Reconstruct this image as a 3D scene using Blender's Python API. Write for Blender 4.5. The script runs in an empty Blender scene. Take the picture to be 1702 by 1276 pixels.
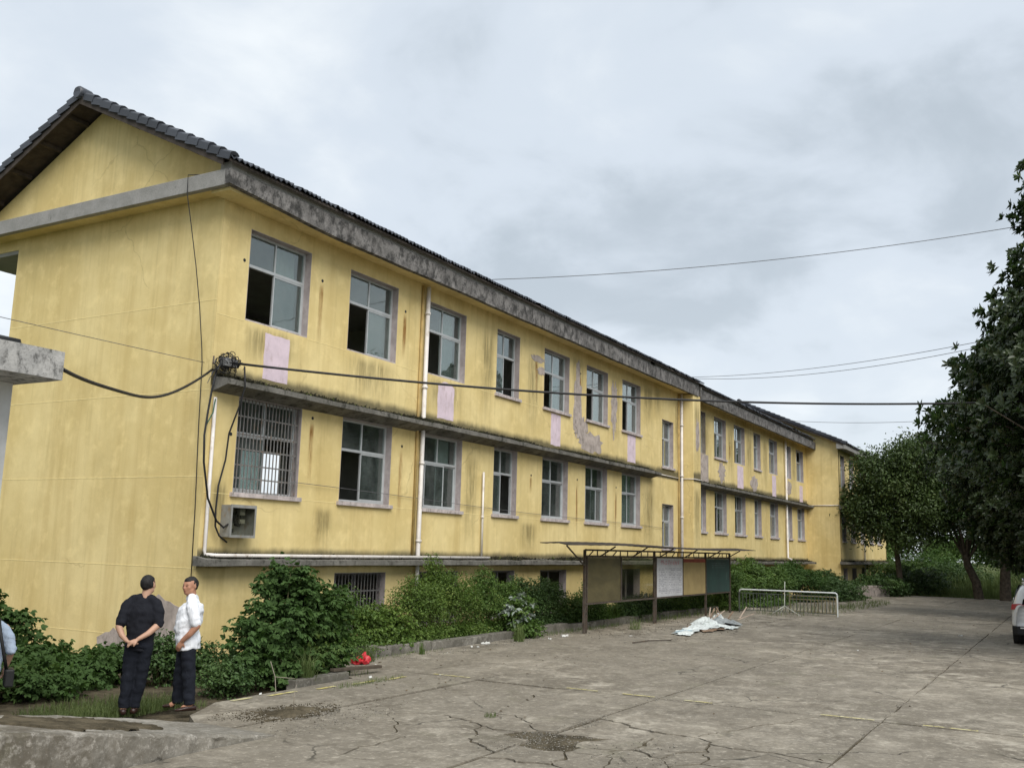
import bpy, math, random
import numpy as np
from mathutils import Vector, Matrix
random.seed(7); rng = np.random.default_rng(7)
R_ = math.radians
scene = bpy.context.scene
COL = scene.collection

# ------------------------------------------------------------------ camera
YAW, PITCH, ROLL, FPX = R_(29.98), R_(9.563), R_(1.52), 1613.06
CAM = Vector((-12.8626, -14.0027, 2.2))
fw = Vector((math.cos(YAW)*math.cos(PITCH), math.sin(YAW)*math.cos(PITCH), math.sin(PITCH)))
rt = Vector((math.sin(YAW), -math.cos(YAW), 0)); up = rt.cross(fw)
c_, s_ = math.cos(ROLL), math.sin(ROLL)
rt, up = c_*rt + s_*up, -s_*rt + c_*up
cam_d = bpy.data.cameras.new('camera'); cam = bpy.data.objects.new('camera', cam_d); COL.objects.link(cam)
mw = Matrix((rt, up, -fw)).transposed().to_4x4(); mw.translation = CAM
cam.matrix_world = mw
cam_d.sensor_fit = 'HORIZONTAL'; cam_d.sensor_width = 36.0; cam_d.lens = FPX*36.0/1702.0
cam_d.clip_start = 0.1; cam_d.clip_end = 4000
scene.camera = cam

# ------------------------------------------------------------------ view, world, sun
scene.view_settings.view_transform = 'Standard'; scene.view_settings.look = 'None'
scene.view_settings.exposure = 1.2; scene.view_settings.gamma = 1.0
scene.view_settings.use_curve_mapping = False
scene.render.engine = 'CYCLES'
try:
    scene.cycles.use_denoising = True
    scene.cycles.max_bounces = 7; scene.cycles.transparent_max_bounces = 16
    scene.cycles.use_adaptive_sampling = True
except Exception:
    pass
SUN = Vector((-0.42, -0.52, 0.70)).normalized()
world = bpy.data.worlds.new('World'); scene.world = world; world.use_nodes = True
wt = world.node_tree; wt.nodes.clear()
def wn(t, **k):
    n = wt.nodes.new(t)
    for a, b in k.items(): setattr(n, a, b)
    return n
wo = wn('ShaderNodeOutputWorld'); bg = wn('ShaderNodeBackground'); bg2 = wn('ShaderNodeBackground')
sky = wn('ShaderNodeTexSky', sky_type='NISHITA'); sky.sun_disc = False
sky.sun_elevation = math.asin(SUN.z); sky.sun_rotation = math.atan2(SUN.x, SUN.y)
sky.air_density = 1.0; sky.dust_density = 2.0
bg.inputs['Strength'].default_value = 0.06
tc = wn('ShaderNodeTexCoord'); sep = wn('ShaderNodeSeparateXYZ')
wt.links.new(tc.outputs['Generated'], sep.inputs[0])
def wmath(op, a, b=None):
    n = wn('ShaderNodeMath', operation=op)
    for i, v in enumerate((a, b)):
        if v is None: continue
        if isinstance(v, (int, float)): n.inputs[i].default_value = v
        else: wt.links.new(v, n.inputs[i])
    return n.outputs[0]
# overcast deck: direction projected on a flat layer of cloud high above the ground
zz = wmath('ADD', wmath('MAXIMUM', sep.outputs[2], 0.0), 0.30)
px = wmath('DIVIDE', sep.outputs[0], zz); py = wmath('DIVIDE', sep.outputs[1], zz)
cmb = wn('ShaderNodeCombineXYZ'); wt.links.new(px, cmb.inputs[0]); wt.links.new(py, cmb.inputs[1])
SKY_OFF = (6.04, -1.21, 2.62)
def cloud(scale, detail, rough, off, dist=0.3):
    mp = wn('ShaderNodeMapping'); mp.inputs['Location'].default_value = off
    wt.links.new(cmb.outputs[0], mp.inputs[0])
    n = wn('ShaderNodeTexNoise'); n.inputs['Scale'].default_value = scale; n.inputs['Detail'].default_value = detail
    n.inputs['Roughness'].default_value = rough; n.inputs['Distortion'].default_value = dist
    wt.links.new(mp.outputs[0], n.inputs['Vector']); return n.outputs['Fac']
big = cloud(1.0, 3.0, 0.45, SKY_OFF, 0.5); fine = cloud(3.2, 7.0, 0.52, (-8.96, -0.98, 1.0), 0.3)
dens = wmath('ADD', wmath('MULTIPLY', big, 0.62), wmath('MULTIPLY', fine, 0.38))
ramp = wn('ShaderNodeValToRGB'); cr = ramp.color_ramp; cr.interpolation = 'EASE'
cr.elements[0].position = 0.37; cr.elements[0].color = (0.50, 0.565, 0.63, 1)
cr.elements[1].position = 0.61; cr.elements[1].color = (0.93, 0.975, 1.0, 1)
e = cr.elements.new(0.47); e.color = (0.69, 0.76, 0.84, 1)
wt.links.new(dens, ramp.inputs[0])
# the deck thins towards the horizon into an even bright white
hz = wmath('POWER', wmath('SUBTRACT', 1.0, wmath('MAXIMUM', sep.outputs[2], 0.0)), 7.0)
mixh = wn('ShaderNodeMixRGB'); mixh.inputs[2].default_value = (0.84, 0.90, 0.94, 1)
wt.links.new(wmath('MULTIPLY', hz, 0.75), mixh.inputs[0]); wt.links.new(ramp.outputs[0], mixh.inputs[1])
wt.links.new(mixh.outputs[0], bg2.inputs[0]); bg2.inputs['Strength'].default_value = 0.47
wt.links.new(sky.outputs[0], bg.inputs[0])
mixs = wn('ShaderNodeMixShader'); mixs.inputs[0].default_value = 0.92
wt.links.new(bg.outputs[0], mixs.inputs[1]); wt.links.new(bg2.outputs[0], mixs.inputs[2])
wt.links.new(mixs.outputs[0], wo.inputs[0])
sun_d = bpy.data.lights.new('sun', 'SUN'); sun_d.energy = 1.5; sun_d.angle = R_(45); sun_d.color = (1.0, 0.965, 0.91)
sun_o = bpy.data.objects.new('sun', sun_d); COL.objects.link(sun_o)
sun_o.rotation_euler = (-SUN).to_track_quat('-Z', 'Y').to_euler(); sun_o.location = (0, -20, 40)

# ------------------------------------------------------------------ scene helpers
W = {}                                   # world origin of each parent
def tag(o, label=None, cat=None, group=None, kind=None):
    if label: o['label'] = label
    if cat: o['category'] = cat
    if group: o['group'] = group
    if kind: o['kind'] = kind
    return o
def empty(name, loc=(0, 0, 0), parent=None):
    o = bpy.data.objects.new(name, None); COL.objects.link(o)
    o.empty_display_size = 0.2
    loc = Vector(loc); pw = W.get(parent.name, Vector()) if parent else Vector()
    o.parent = parent; o.location = loc - pw; W[o.name] = loc
    return o
def link(name, me, mat, parent=None, centre=None):
    o = bpy.data.objects.new(name, me); COL.objects.link(o)
    if mat is not None and not me.materials: me.materials.append(mat)
    c = Vector(centre) if centre is not None else Vector()
    pw = W.get(parent.name, Vector()) if parent else Vector()
    o.parent = parent; o.location = c - pw; W[o.name] = c
    return o
def copy_tree(o, parent=None):
    c = o.copy(); COL.objects.link(c); c.parent = parent
    for ch in o.children: copy_tree(ch, c)
    return c

class MB:
    def __init__(s): s.v = []; s.f = []; s.sm = []
    def add(s, vs, fs, smooth=False):
        b = len(s.v); s.v += [tuple(p) for p in vs]; s.f += [tuple(b+i for i in f) for f in fs]; s.sm += [smooth]*len(fs)
        return s
    def box(s, x0, x1, y0, y1, z0, z1):
        return s.add([(x0,y0,z0),(x1,y0,z0),(x1,y1,z0),(x0,y1,z0),(x0,y0,z1),(x1,y0,z1),(x1,y1,z1),(x0,y1,z1)],
                     [(0,3,2,1),(4,5,6,7),(0,1,5,4),(1,2,6,5),(2,3,7,6),(3,0,4,7)])
    def bar(s, p, q, w, h=None, upv=(0,0,1)):
        """a square bar from p to q"""
        p, q = Vector(p), Vector(q); h = h or w; d = (q-p).normalized(); u = Vector(upv)
        if abs(d.dot(u)) > .98: u = Vector((0,1,0))
        a = d.cross(u).normalized(); b = a.cross(d).normalized(); a = a*w/2; b = b*h/2
        return s.add([p-a-b,p+a-b,p+a+b,p-a+b,q-a-b,q+a-b,q+a+b,q-a+b],
                     [(0,3,2,1),(4,5,6,7),(0,1,5,4),(1,2,6,5),(2,3,7,6),(3,0,4,7)])
    def tube(s, pts, r, n=8, cap=True, flat=1.0, smooth=True):
        pts = [Vector(p) for p in pts]; k = len(pts)
        rs = list(r) if hasattr(r, '__len__') else [r]*k
        d0 = (pts[1]-pts[0]).normalized(); u = Vector((0,0,1))
        if abs(d0.dot(u)) > .9: u = Vector((1,0,0))
        a = d0.cross(u).normalized(); vs = []
        for i, p in enumerate(pts):
            d = (pts[min(i+1,k-1)]-pts[max(i-1,0)]).normalized()
            a = (a - d*a.dot(d)).normalized(); b = d.cross(a)
            for j in range(n):
                t = 2*math.pi*j/n; vs.append(p + a*math.cos(t)*rs[i] + b*math.sin(t)*rs[i]*flat)
        fs = [(i*n+j, i*n+(j+1)%n, (i+1)*n+(j+1)%n, (i+1)*n+j) for i in range(k-1) for j in range(n)]
        s.add(vs, fs, smooth)
        if cap:
            b0 = len(s.v)-len(vs)
            s.f.append(tuple(b0+j for j in reversed(range(n)))); s.sm.append(False)
            s.f.append(tuple(b0+(k-1)*n+j for j in range(n))); s.sm.append(False)
        return s
    def prism(s, poly, z0, z1):
        n = len(poly); zs0 = z0 if hasattr(z0,'__len__') else [z0]*n; zs1 = z1 if hasattr(z1,'__len__') else [z1]*n
        vs = [(x,y,zs0[i]) for i,(x,y) in enumerate(poly)] + [(x,y,zs1[i]) for i,(x,y) in enumerate(poly)]
        fs = [tuple(reversed(range(n))), tuple(range(n,2*n))] + [(i,(i+1)%n,n+(i+1)%n,n+i) for i in range(n)]
        return s.add(vs, fs)
    def prismY(s, poly, y0, y1):
        """poly in (x, z), pushed from y0 (front) to y1"""
        n = len(poly); vs = [(x,y0,z) for x,z in poly]+[(x,y1,z) for x,z in poly]
        return s.add(vs, [tuple(range(n)), tuple(reversed(range(n,2*n)))]+[(i,n+i,n+(i+1)%n,(i+1)%n) for i in range(n)])
    def prismX(s, poly, x0, x1):
        """poly in (y, z)"""
        n = len(poly); vs = [(x0,y,z) for y,z in poly]+[(x1,y,z) for y,z in poly]
        return s.add(vs, [tuple(reversed(range(n))), tuple(range(n,2*n))]+[(i,(i+1)%n,n+(i+1)%n,n+i) for i in range(n)])
    def ball(s, c, r, n=10, m=7):
        c = Vector(c); r = r if hasattr(r,'__len__') else (r,r,r); vs = [c+Vector((0,0,-r[2]))]
        for i in range(1,m):
            ph = -math.pi/2+math.pi*i/m
            for j in range(n):
                t = 2*math.pi*j/n; vs.append(c+Vector((r[0]*math.cos(ph)*math.cos(t), r[1]*math.cos(ph)*math.sin(t), r[2]*math.sin(ph))))
        vs.append(c+Vector((0,0,r[2]))); L = len(vs)-1
        fs = [(0,1+(j+1)%n,1+j) for j in range(n)]
        fs += [(1+i*n+j,1+i*n+(j+1)%n,1+(i+1)*n+(j+1)%n,1+(i+1)*n+j) for i in range(m-2) for j in range(n)]
        fs += [(L,1+(m-2)*n+j,1+(m-2)*n+(j+1)%n) for j in range(n)]
        return s.add(vs, fs, True)
    def mesh(s, name, centre):
        me = bpy.data.meshes.new(name); c = Vector(centre)
        me.from_pydata([Vector(p)-c for p in s.v], [], s.f)
        me.polygons.foreach_set('use_smooth', s.sm); me.update(); return me
    def build(s, name, mat, parent=None, kind=None, bevel=0, origin=None):
        a = np.array([tuple(p) for p in s.v]); lo, hi = a.min(0), a.max(0)
        c = Vector(((lo[0]+hi[0])/2, (lo[1]+hi[1])/2, lo[2])) if origin is None else Vector(origin)
        o = link(name, s.mesh(name, c), mat, parent, c)
        if kind: o['kind'] = kind
        if bevel:
            b = o.modifiers.new('bevel', 'BEVEL'); b.width = bevel; b.segments = 2; b.limit_method = 'ANGLE'
        return o

def quadmesh(name, co, nper=4, smooth=False):
    """many separate polygons of nper corners; co is (N*nper, 3)"""
    n = len(co)//nper; me = bpy.data.meshes.new(name)
    me.vertices.add(n*nper); me.vertices.foreach_set('co', np.ascontiguousarray(co, dtype=np.float32).ravel())
    me.loops.add(n*nper); me.loops.foreach_set('vertex_index', np.arange(n*nper, dtype=np.int32))
    me.polygons.add(n); me.polygons.foreach_set('loop_start', np.arange(0, n*nper, nper, dtype=np.int32))
    me.update(calc_edges=True); return me
def polymesh(name, co, faces):
    """co (V,3), faces (F,4) int"""
    me = bpy.data.meshes.new(name); f = np.asarray(faces, dtype=np.int32); k = f.shape[1]
    me.vertices.add(len(co)); me.vertices.foreach_set('co', np.ascontiguousarray(co, dtype=np.float32).ravel())
    me.loops.add(f.size); me.loops.foreach_set('vertex_index', f.ravel())
    me.polygons.add(len(f)); me.polygons.foreach_set('loop_start', np.arange(0, f.size, k, dtype=np.int32))
    me.update(calc_edges=True); return me

# ------------------------------------------------------------------ materials
class NT:
    def __init__(s, name):
        s.m = bpy.data.materials.new(name); s.m.use_nodes = True; s.t = s.m.node_tree; s.t.nodes.clear()
        s.out = s.n('ShaderNodeOutputMaterial')
    def n(s, t, **k):
        n = s.t.nodes.new(t)
        for a, b in k.items(): setattr(n, a, b)
        return n
    def put(s, sock, v):
        if v is None: return
        if isinstance(v, bpy.types.NodeSocket): s.t.links.new(v, sock)
        elif isinstance(v, tuple) and len(v) == 3 and sock.type == 'RGBA': sock.default_value = (*v, 1)
        else: sock.default_value = v
    def math(s, op, a, b=None, clamp=False):
        n = s.n('ShaderNodeMath', operation=op, use_clamp=clamp); s.put(n.inputs[0], a); s.put(n.inputs[1], b); return n.outputs[0]
    def pos(s, scale=(1,1,1), loc=(0,0,0), obj=False):
        if obj: src = s.n('ShaderNodeTexCoord').outputs['Object']
        else: src = s.n('ShaderNodeNewGeometry').outputs['Position']
        mp = s.n('ShaderNodeMapping'); s.put(mp.inputs['Scale'], scale); s.put(mp.inputs['Location'], loc)
        s.t.links.new(src, mp.inputs[0]); return mp.outputs[0]
    def noise(s, vec, scale, detail=4, rough=.55, dist=0):
        n = s.n('ShaderNodeTexNoise'); s.put(n.inputs['Vector'], vec); n.inputs['Scale'].default_value = scale
        n.inputs['Detail'].default_value = detail; n.inputs['Roughness'].default_value = rough; n.inputs['Distortion'].default_value = dist
        return n.outputs['Fac']
    def rng(s, v, a, b, c=0., d=1., smooth=True):
        n = s.n('ShaderNodeMapRange', interpolation_type='SMOOTHSTEP' if smooth else 'LINEAR')
        s.put(n.inputs[0], v)
        for i, x in enumerate((a,b,c,d)): s.put(n.inputs[i+1], x)
        return n.outputs[0]
    def mix(s, f, a, b, mode='MIX'):
        n = s.n('ShaderNodeMixRGB', blend_type=mode); s.put(n.inputs[0], f); s.put(n.inputs[1], a); s.put(n.inputs[2], b); return n.outputs[0]
    def sepz(s):
        g = s.n('ShaderNodeNewGeometry'); x = s.n('ShaderNodeSeparateXYZ'); s.t.links.new(g.outputs['Position'], x.inputs[0]); return x.outputs
    def bump(s, h, strength=.3, dist=.02):
        b = s.n('ShaderNodeBump'); b.inputs['Strength'].default_value = strength; b.inputs['Distance'].default_value = dist
        s.put(b.inputs['Height'], h); return b.outputs[0]
    def bsdf(s, col, rough=.8, normal=None, spec=.3, metal=0., **k):
        p = s.n('ShaderNodeBsdfPrincipled'); s.put(p.inputs['Base Color'], col); s.put(p.inputs['Roughness'], rough)
        p.inputs['Specular IOR Level'].default_value = spec; p.inputs['Metallic'].default_value = metal
        if normal is not None: s.put(p.inputs['Normal'], normal)
        for a, b in k.items(): s.put(p.inputs[a.replace('_', ' ')], b)
        return p.outputs[0]
    def done(s, sh): s.t.links.new(sh, s.out.inputs[0]); return s.m
def fresnel2(t, ior):
    """reflectance that is the same from both sides of a pane"""
    fr = t.n('ShaderNodeFresnel'); bf = t.n('ShaderNodeNewGeometry').outputs['Backfacing']; t.put(fr.inputs[0], t.rng(bf, 0, 1, ior, 1/ior, False)); return fr.outputs[0]
def simple(name, col, rough=.7, var=.25, scale=4, bump=.15, bscale=60, spec=.3, metal=0., dirt=None, obj=False):
    t = NT(name); p = t.pos(obj=obj); a = t.noise(p, scale, 5, .6); b = t.noise(p, bscale, 3)
    dark = tuple(x*(1-var) for x in col); lite = tuple(min(1, x*(1+var)) for x in col)
    c = t.mix(t.rng(a, .3, .7), dark, lite)
    if dirt: c = t.mix(t.rng(t.noise(t.pos((1,1,.5), (5,2,8)), scale*2.2, 6, .65), .5, .72), c, dirt)
    return t.done(t.bsdf(c, rough, t.bump(b, bump, .01), spec, metal))
# ------------------------------------------------------------------ building materials
def stucco(name, a, b, streak, mould=True):
    t = NT(name); p = t.pos(); xyz = t.sepz()
    big = t.noise(p, .45, 5, .6); mid = t.noise(p, 2.3, 6, .65); fine = t.noise(p, 30, 3)
    st = t.noise(t.pos((2.6, 2.6, .16)), 1.0, 6, .65); st2 = t.noise(t.pos((7.5, 7.5, .35), (3, 9, 1)), 1.0, 5, .6)
    c = t.mix(t.rng(big, .32, .68), a, b)
    c = t.mix(t.math('MULTIPLY', t.rng(st, .45, .72), .40), c, streak)
    c = t.mix(t.math('MULTIPLY', t.rng(st2, .5, .76), .22), c, tuple(x*.6 for x in streak))
    c = t.mix(t.math('MULTIPLY', t.rng(t.noise(t.pos((1,1,1),(9,4,1)), .8, 7, .7), .48, .7), .35), c, tuple(x*.78 for x in a))
    c = t.mix(t.math('MULTIPLY', t.rng(mid, .48, .72), .34), c, tuple(min(1, x*1.25) for x in b))
    c = t.mix(t.math('MULTIPLY', t.rng(t.noise(p, 9, 6, .7), .6, .75), .16), c, (.16, .14, .08))
    if mould:
        g = t.n('ShaderNodeNewGeometry'); sx = t.n('ShaderNodeSeparateXYZ'); t.t.links.new(g.outputs['Normal'], sx.inputs[0])
        front = t.rng(sx.outputs[1], -.3, -.7, 0, 1)
        nz = t.noise(t.pos((1.6, 1.6, .9), (2, 2, 2)), 1.4, 7, .7); nz2 = t.noise(t.pos((5, 5, .6), (7, 1, 4)), 1.5, 6, .7)
        tot = None
        for z0, h in ((5.22, .52), (1.84, .40), (8.2, 0)):
            if h: band = t.math('MULTIPLY', t.rng(xyz[2], z0+h, z0, 0, 1), t.rng(xyz[2], z0-.25, z0-.05, 0, 1))
            else: band = t.math('MULTIPLY', t.rng(xyz[2], 8.3, 8.75, 0, .3), 1.0)
            tot = band if tot is None else t.math('MAXIMUM', tot, band)
        f = t.math('SUBTRACT', t.math('ADD', t.math('MULTIPLY', tot, .75), t.math('ADD', t.math('MULTIPLY', t.noise(t.pos((1,1,1),(4,4,1)), .9, 6, .7), .42), t.math('ADD', t.math('MULTIPLY', nz, .34), t.math('MULTIPLY', nz2, .18)))), .5)
        f = t.math('MULTIPLY', t.math('MULTIPLY', t.rng(f, .16, .60), front), t.rng(tot, 0, .25))
        c = t.mix(t.math('MULTIPLY', f, .82), c, (.05, .05, .036))
    v = t.n('ShaderNodeTexVoronoi', feature='DISTANCE_TO_EDGE'); v.inputs['Scale'].default_value = .35; wob = t.n('ShaderNodeMixRGB', blend_type='ADD'); wob.inputs[0].default_value = .55
    nn = t.n('ShaderNodeTexNoise'); nn.inputs['Scale'].default_value = 1.7; nn.inputs['Detail'].default_value = 7; t.put(nn.inputs['Vector'], p); t.t.links.new(p, wob.inputs[1]); t.t.links.new(nn.outputs['Color'], wob.inputs[2]); t.t.links.new(wob.outputs[0], v.inputs['Vector'])
    ck = t.math('MULTIPLY', t.rng(v.outputs['Distance'], .006, .001), t.rng(t.noise(t.pos((1,1,1),(8,8,3)), .35, 3), .52, .6)); c = t.mix(t.math('MULTIPLY', ck, .28), c, (.25,.18,.08))
    h = t.math('ADD', t.math('MULTIPLY', fine, .5), t.math('MULTIPLY', mid, .6))
    return t.done(t.bsdf(c, .93, t.bump(h, .35, .012), .15))
M_wall = stucco('yellow_stucco', (.625, .490, .215), (.740, .605, .300), (.48, .345, .13))
def concrete(name, base, dark, lite, amount=.5, scale=1.0, rough=.95):
    t = NT(name); p = t.pos(); a = t.noise(p, 1.6*scale, 7, .68, .3); b = t.noise(t.pos((2.2,2.2,1.5),(1,2,3)), 1.6*scale, 8, .72); f = t.noise(p, 28, 4, .7)
    c = t.mix(t.rng(a, .35, .68), base, lite)
    c = t.mix(t.math('MULTIPLY', t.rng(b, .62-.24*amount, .82-.24*amount), .85), c, dark)
    c = t.mix(t.math('MULTIPLY', t.rng(f, .5, .72), .45), c, dark)
    c = t.mix(t.math('MULTIPLY', t.rng(t.noise(p, 11*scale, 5, .7), .6, .72), .35), c, lite)
    return t.done(t.bsdf(c, rough, t.bump(t.math('ADD', f, a), .5, .015), .15))
M_fascia = concrete('stained_concrete', (.135,.128,.122), (.028,.028,.027), (.25,.238,.228), .80, 1.7)
M_fascia_pale = concrete('grey_cement_render', (.24,.235,.22), (.13,.125,.115), (.31,.30,.285), .25, 1.2)
M_ledge = concrete('weathered_ledge_concrete', (.125,.12,.105), (.026,.026,.020), (.20,.19,.17), .6, 1.5)
M_room = simple('dull_room_plaster', (.30,.30,.28), .9, .12, 1.5, .1)
M_room_floor = simple('room_concrete', (.20,.19,.175), .8, .2, 2, .1)
M_reveal = simple('pinkish_render', (.36,.318,.312), .92, .16, 3.5, .3, 45, .15, dirt=(.27,.235,.225))
M_pink = simple('pale_pink_paint', (.64,.53,.585), .92, .09, 3, .3, 40, .15, dirt=(.50,.40,.42))
M_plaster = simple('bare_grey_plaster', (.40,.345,.31), .95, .2, 4, .4, 35, .1, dirt=(.24,.21,.185))
M_alu = simple('dull_aluminium', (.50,.52,.525), .45, .08, 4, .05, 60, .5, .25)
M_sill = simple('pink_cement_sill', (.46,.405,.39), .9, .2, 6, .3, 40, .2, dirt=(.22,.20,.18))
M_iron = simple('grey_painted_iron', (.17,.165,.16), .6, .2, 8, .15, 60, .4, dirt=(.22,.15,.10))
M_darkiron = simple('rusty_dark_iron', (.075,.062,.05), .75, .35, 9, .2, 60, .3, dirt=(.12,.06,.03))
M_pvc = simple('grimy_white_plastic', (.68,.64,.60), .5, .10, 3, .05, 40, .4, dirt=(.48,.42,.36))
M_brownpipe = simple('ochre_painted_pipe', (.42,.30,.12), .7, .2, 3, .1)
M_joint = simple('pale_yellow_render', (.80,.67,.33), .9, .12, 6, .1)
M_black = simple('black_rubber', (.016,.016,.016), .55, .2, 5, .05, 50, .4)
M_tile = (lambda t: t.done(t.bsdf(t.mix(t.n('ShaderNodeObjectInfo').outputs['Random'], (.016,.018,.023), (.055,.061,.076)) if True else None,
          .42, t.bump(t.noise(t.pos(), 30, 4), .3, .01), .5)))(NT('dark_glazed_tile'))
M_wood = simple('old_grey_timber', (.060,.050,.043), .9, .25, 5, .3, 30, .15)
M_curtain = simple('white_curtain_cloth', (.62,.63,.62), .9, .1, 3, .2)
def glass():
    t = NT('window_glass'); fr = fresnel2(t, 1.55)
    tr = t.n('ShaderNodeBsdfTransparent'); tr.inputs[0].default_value = (.72,.78,.76,1)
    gl = t.n('ShaderNodeBsdfGlossy'); gl.inputs['Roughness'].default_value = .015; gl.inputs[0].default_value = (.9,.95,.95,1)
    t.put(gl.inputs['Normal'], t.bump(t.noise(t.pos(), 1.3, 2), .06, .05))
    df = t.n('ShaderNodeBsdfDiffuse'); t.put(df.inputs[0], (.33,.36,.35))
    m1 = t.n('ShaderNodeMixShader'); t.put(m1.inputs[0], t.rng(t.noise(t.pos((1,1,.6)), 2.2, 6, .7), .3, .8, .04, .20))
    t.t.links.new(tr.outputs[0], m1.inputs[1]); t.t.links.new(df.outputs[0], m1.inputs[2])
    m2 = t.n('ShaderNodeMixShader'); t.put(m2.inputs[0], t.math('MULTIPLY', fr, 1.9, True))
    t.t.links.new(m1.outputs[0], m2.inputs[1]); t.t.links.new(gl.outputs[0], m2.inputs[2])
    return t.done(m2.outputs[0])
M_glass = glass()
def stain(name, col, strength, streaky=True, obj=True):
    """a thin film of dirt: ragged, see-through where the noise is low, gone at its edges"""
    t = NT(name); g = t.n('ShaderNodeTexCoord').outputs['Generated']; x = t.n('ShaderNodeSeparateXYZ'); t.t.links.new(g, x.inputs[0])
    ex = t.math('MULTIPLY', t.rng(x.outputs[0], 0, .35), t.rng(x.outputs[0], 1, .65))
    ez = t.math('MULTIPLY', t.rng(x.outputs[2], 0, .7), t.rng(x.outputs[2], 1.0, .8))
    nz = t.noise(t.pos((9, 9, .9) if streaky else (3, 3, 2)), 1.0, 6, .7)
    f = t.math('MULTIPLY', t.math('MULTIPLY', t.math('MULTIPLY', ex, ez), t.rng(nz, .3, .66)), strength)
    tr = t.n('ShaderNodeBsdfTransparent'); d = t.n('ShaderNodeBsdfDiffuse'); t.put(d.inputs[0], col)
    m = t.n('ShaderNodeMixShader'); t.put(m.inputs[0], f); t.t.links.new(tr.outputs[0], m.inputs[1]); t.t.links.new(d.outputs[0], m.inputs[2])
    return t.done(m.outputs[0])
M_rust = stain('rust_run', (.30,.13,.03), .8); M_mildew = stain('mildew_film', (.16,.14,.07), .42)

# ------------------------------------------------------------------ the yellow school building
B = empty('school_building', (0, 0, -.6))
tag(B, 'long three-storey yellow school building with dark tiled roof and broken windows', 'building')
ROWS = [(.75,2.57),(3.9,5.74),(7.03,8.85),(10.5,11.84),(13.4,15.17),(16.46,18.23),(19.5,21.25)]
ROWS2 = [(27.05,28.85),(30.05,31.81),(33.1,34.87),(36.44,37.72),(39.38,41.05),(42.72,44.12),(45.35,47.1)]
ROWS3 = [(48.5,49.75),(51.15,52.6),(54.3,55.9),(57.5,59.1),(60.6,62.2)]
ZU, ZL, ZB = (6.51, 8.39), (3.10, 4.98), (.25, 1.56)
def wall_y(mb, Y, th, x0, x1, z0, z1, holes, back=True):
    """wall in the plane y = Y (facing -y) with rectangular holes"""
    xs = sorted({x0, x1, *[h[0] for h in holes], *[h[1] for h in holes]}); zs = sorted({z0, z1, *[h[2] for h in holes], *[h[3] for h in holes]})
    for i in range(len(xs)-1):
        for j in range(len(zs)-1):
            cx, cz = (xs[i]+xs[i+1])/2, (zs[j]+zs[j+1])/2
            if any(h[0] < cx < h[1] and h[2] < cz < h[3] for h in holes): continue
            a, b, c, d = xs[i], xs[i+1], zs[j], zs[j+1]
            mb.add([(a,Y,c),(b,Y,c),(b,Y,d),(a,Y,d)], [(0,1,2,3)])
            if back: mb.add([(a,Y+th,c),(b,Y+th,c),(b,Y+th,d),(a,Y+th,d)], [(3,2,1,0)])
    Yb = Y+th
    for a, b, c, d in list(holes):
        mb.add([(a,Y,c),(a,Yb,c),(a,Yb,d),(a,Y,d)], [(0,1,2,3)]); mb.add([(b,Y,c),(b,Yb,c),(b,Yb,d),(b,Y,d)], [(3,2,1,0)])
        mb.add([(a,Y,c),(b,Y,c),(b,Yb,c),(a,Yb,c)], [(0,1,2,3)]); mb.add([(a,Y,d),(b,Y,d),(b,Yb,d),(a,Yb,d)], [(3,2,1,0)])
    mb.add([(x0,Y,z1),(x1,Y,z1),(x1,Yb,z1),(x0,Yb,z1)], [(0,1,2,3)])
WINS = []
for i, (a, b) in enumerate(ROWS):  WINS += [(a,b,*ZU,0,'u',i),(a,b,*ZL,0,'l',i)] + ([(a,b,*ZB,0,'b',i)] if i else [])
WINS += [(23.5,24.77,5.53,7.43,0,'s',0),(23.5,24.77,2.33,4.07,0,'s',1)]
for i, (a, b) in enumerate(ROWS2): WINS += [(a,b,*ZU,0,'u',10+i),(a,b,*ZL,0,'l',10+i)] + ([(a,b,*ZB,0,'b',10+i)] if i in (3,4) else [])
for i, (a, b) in enumerate(ROWS3): WINS += [(a,b,6.3,8.3,-1.9,'u',20+i),(a,b,*ZL,-1.9,'l',20+i),(a,b,-.2,1.5,-1.9,'b',20+i)]
w = MB(); wall_y(w, 0, .26, 0, 47.85, -.6, 9.10, [h[:4] for h in WINS if h[4] == 0]); w.build('front_wall', M_wall, B)
w = MB(); wall_y(w, -1.9, .26, 47.85, 64.3, -.6, 8.9, [h[:4] for h in WINS if h[4] < 0]); w.build('front_wall', M_wall, B)
# end walls: near gable, far wing's flank, far end
w = MB(); w.prismX([(.004,-.6),(6.5,-.6),(6.5,8.6),(8.35,8.6),(8.35,9.15),(4.0,11.40),(-.29,9.30),(-.29,9.14),(.004,9.14)], 0, .258)
w.build('gable_wall', M_wall, B)
w = MB(); w.prismX([(-1.9,-.6),(.0,-.6),(.0,8.7),(6.3,8.7),(6.3,10.55),(4.0,11.62),(-1.98,8.93),(-1.9,8.9)], 47.85, 48.1); w.build('flank_wall', M_wall, B)
w = MB(); w.prismX([(-1.9,-.6),(6.3,-.6),(6.3,10.5),(4.0,11.6),(-1.9,8.9)], 64.05, 64.3); w.build('end_wall', M_wall, B)
w = MB(); w.box(25.6, 26.5, -.57, -.002, -.6, 8.72); w.build('pier', M_wall, B, bevel=.02)
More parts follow.
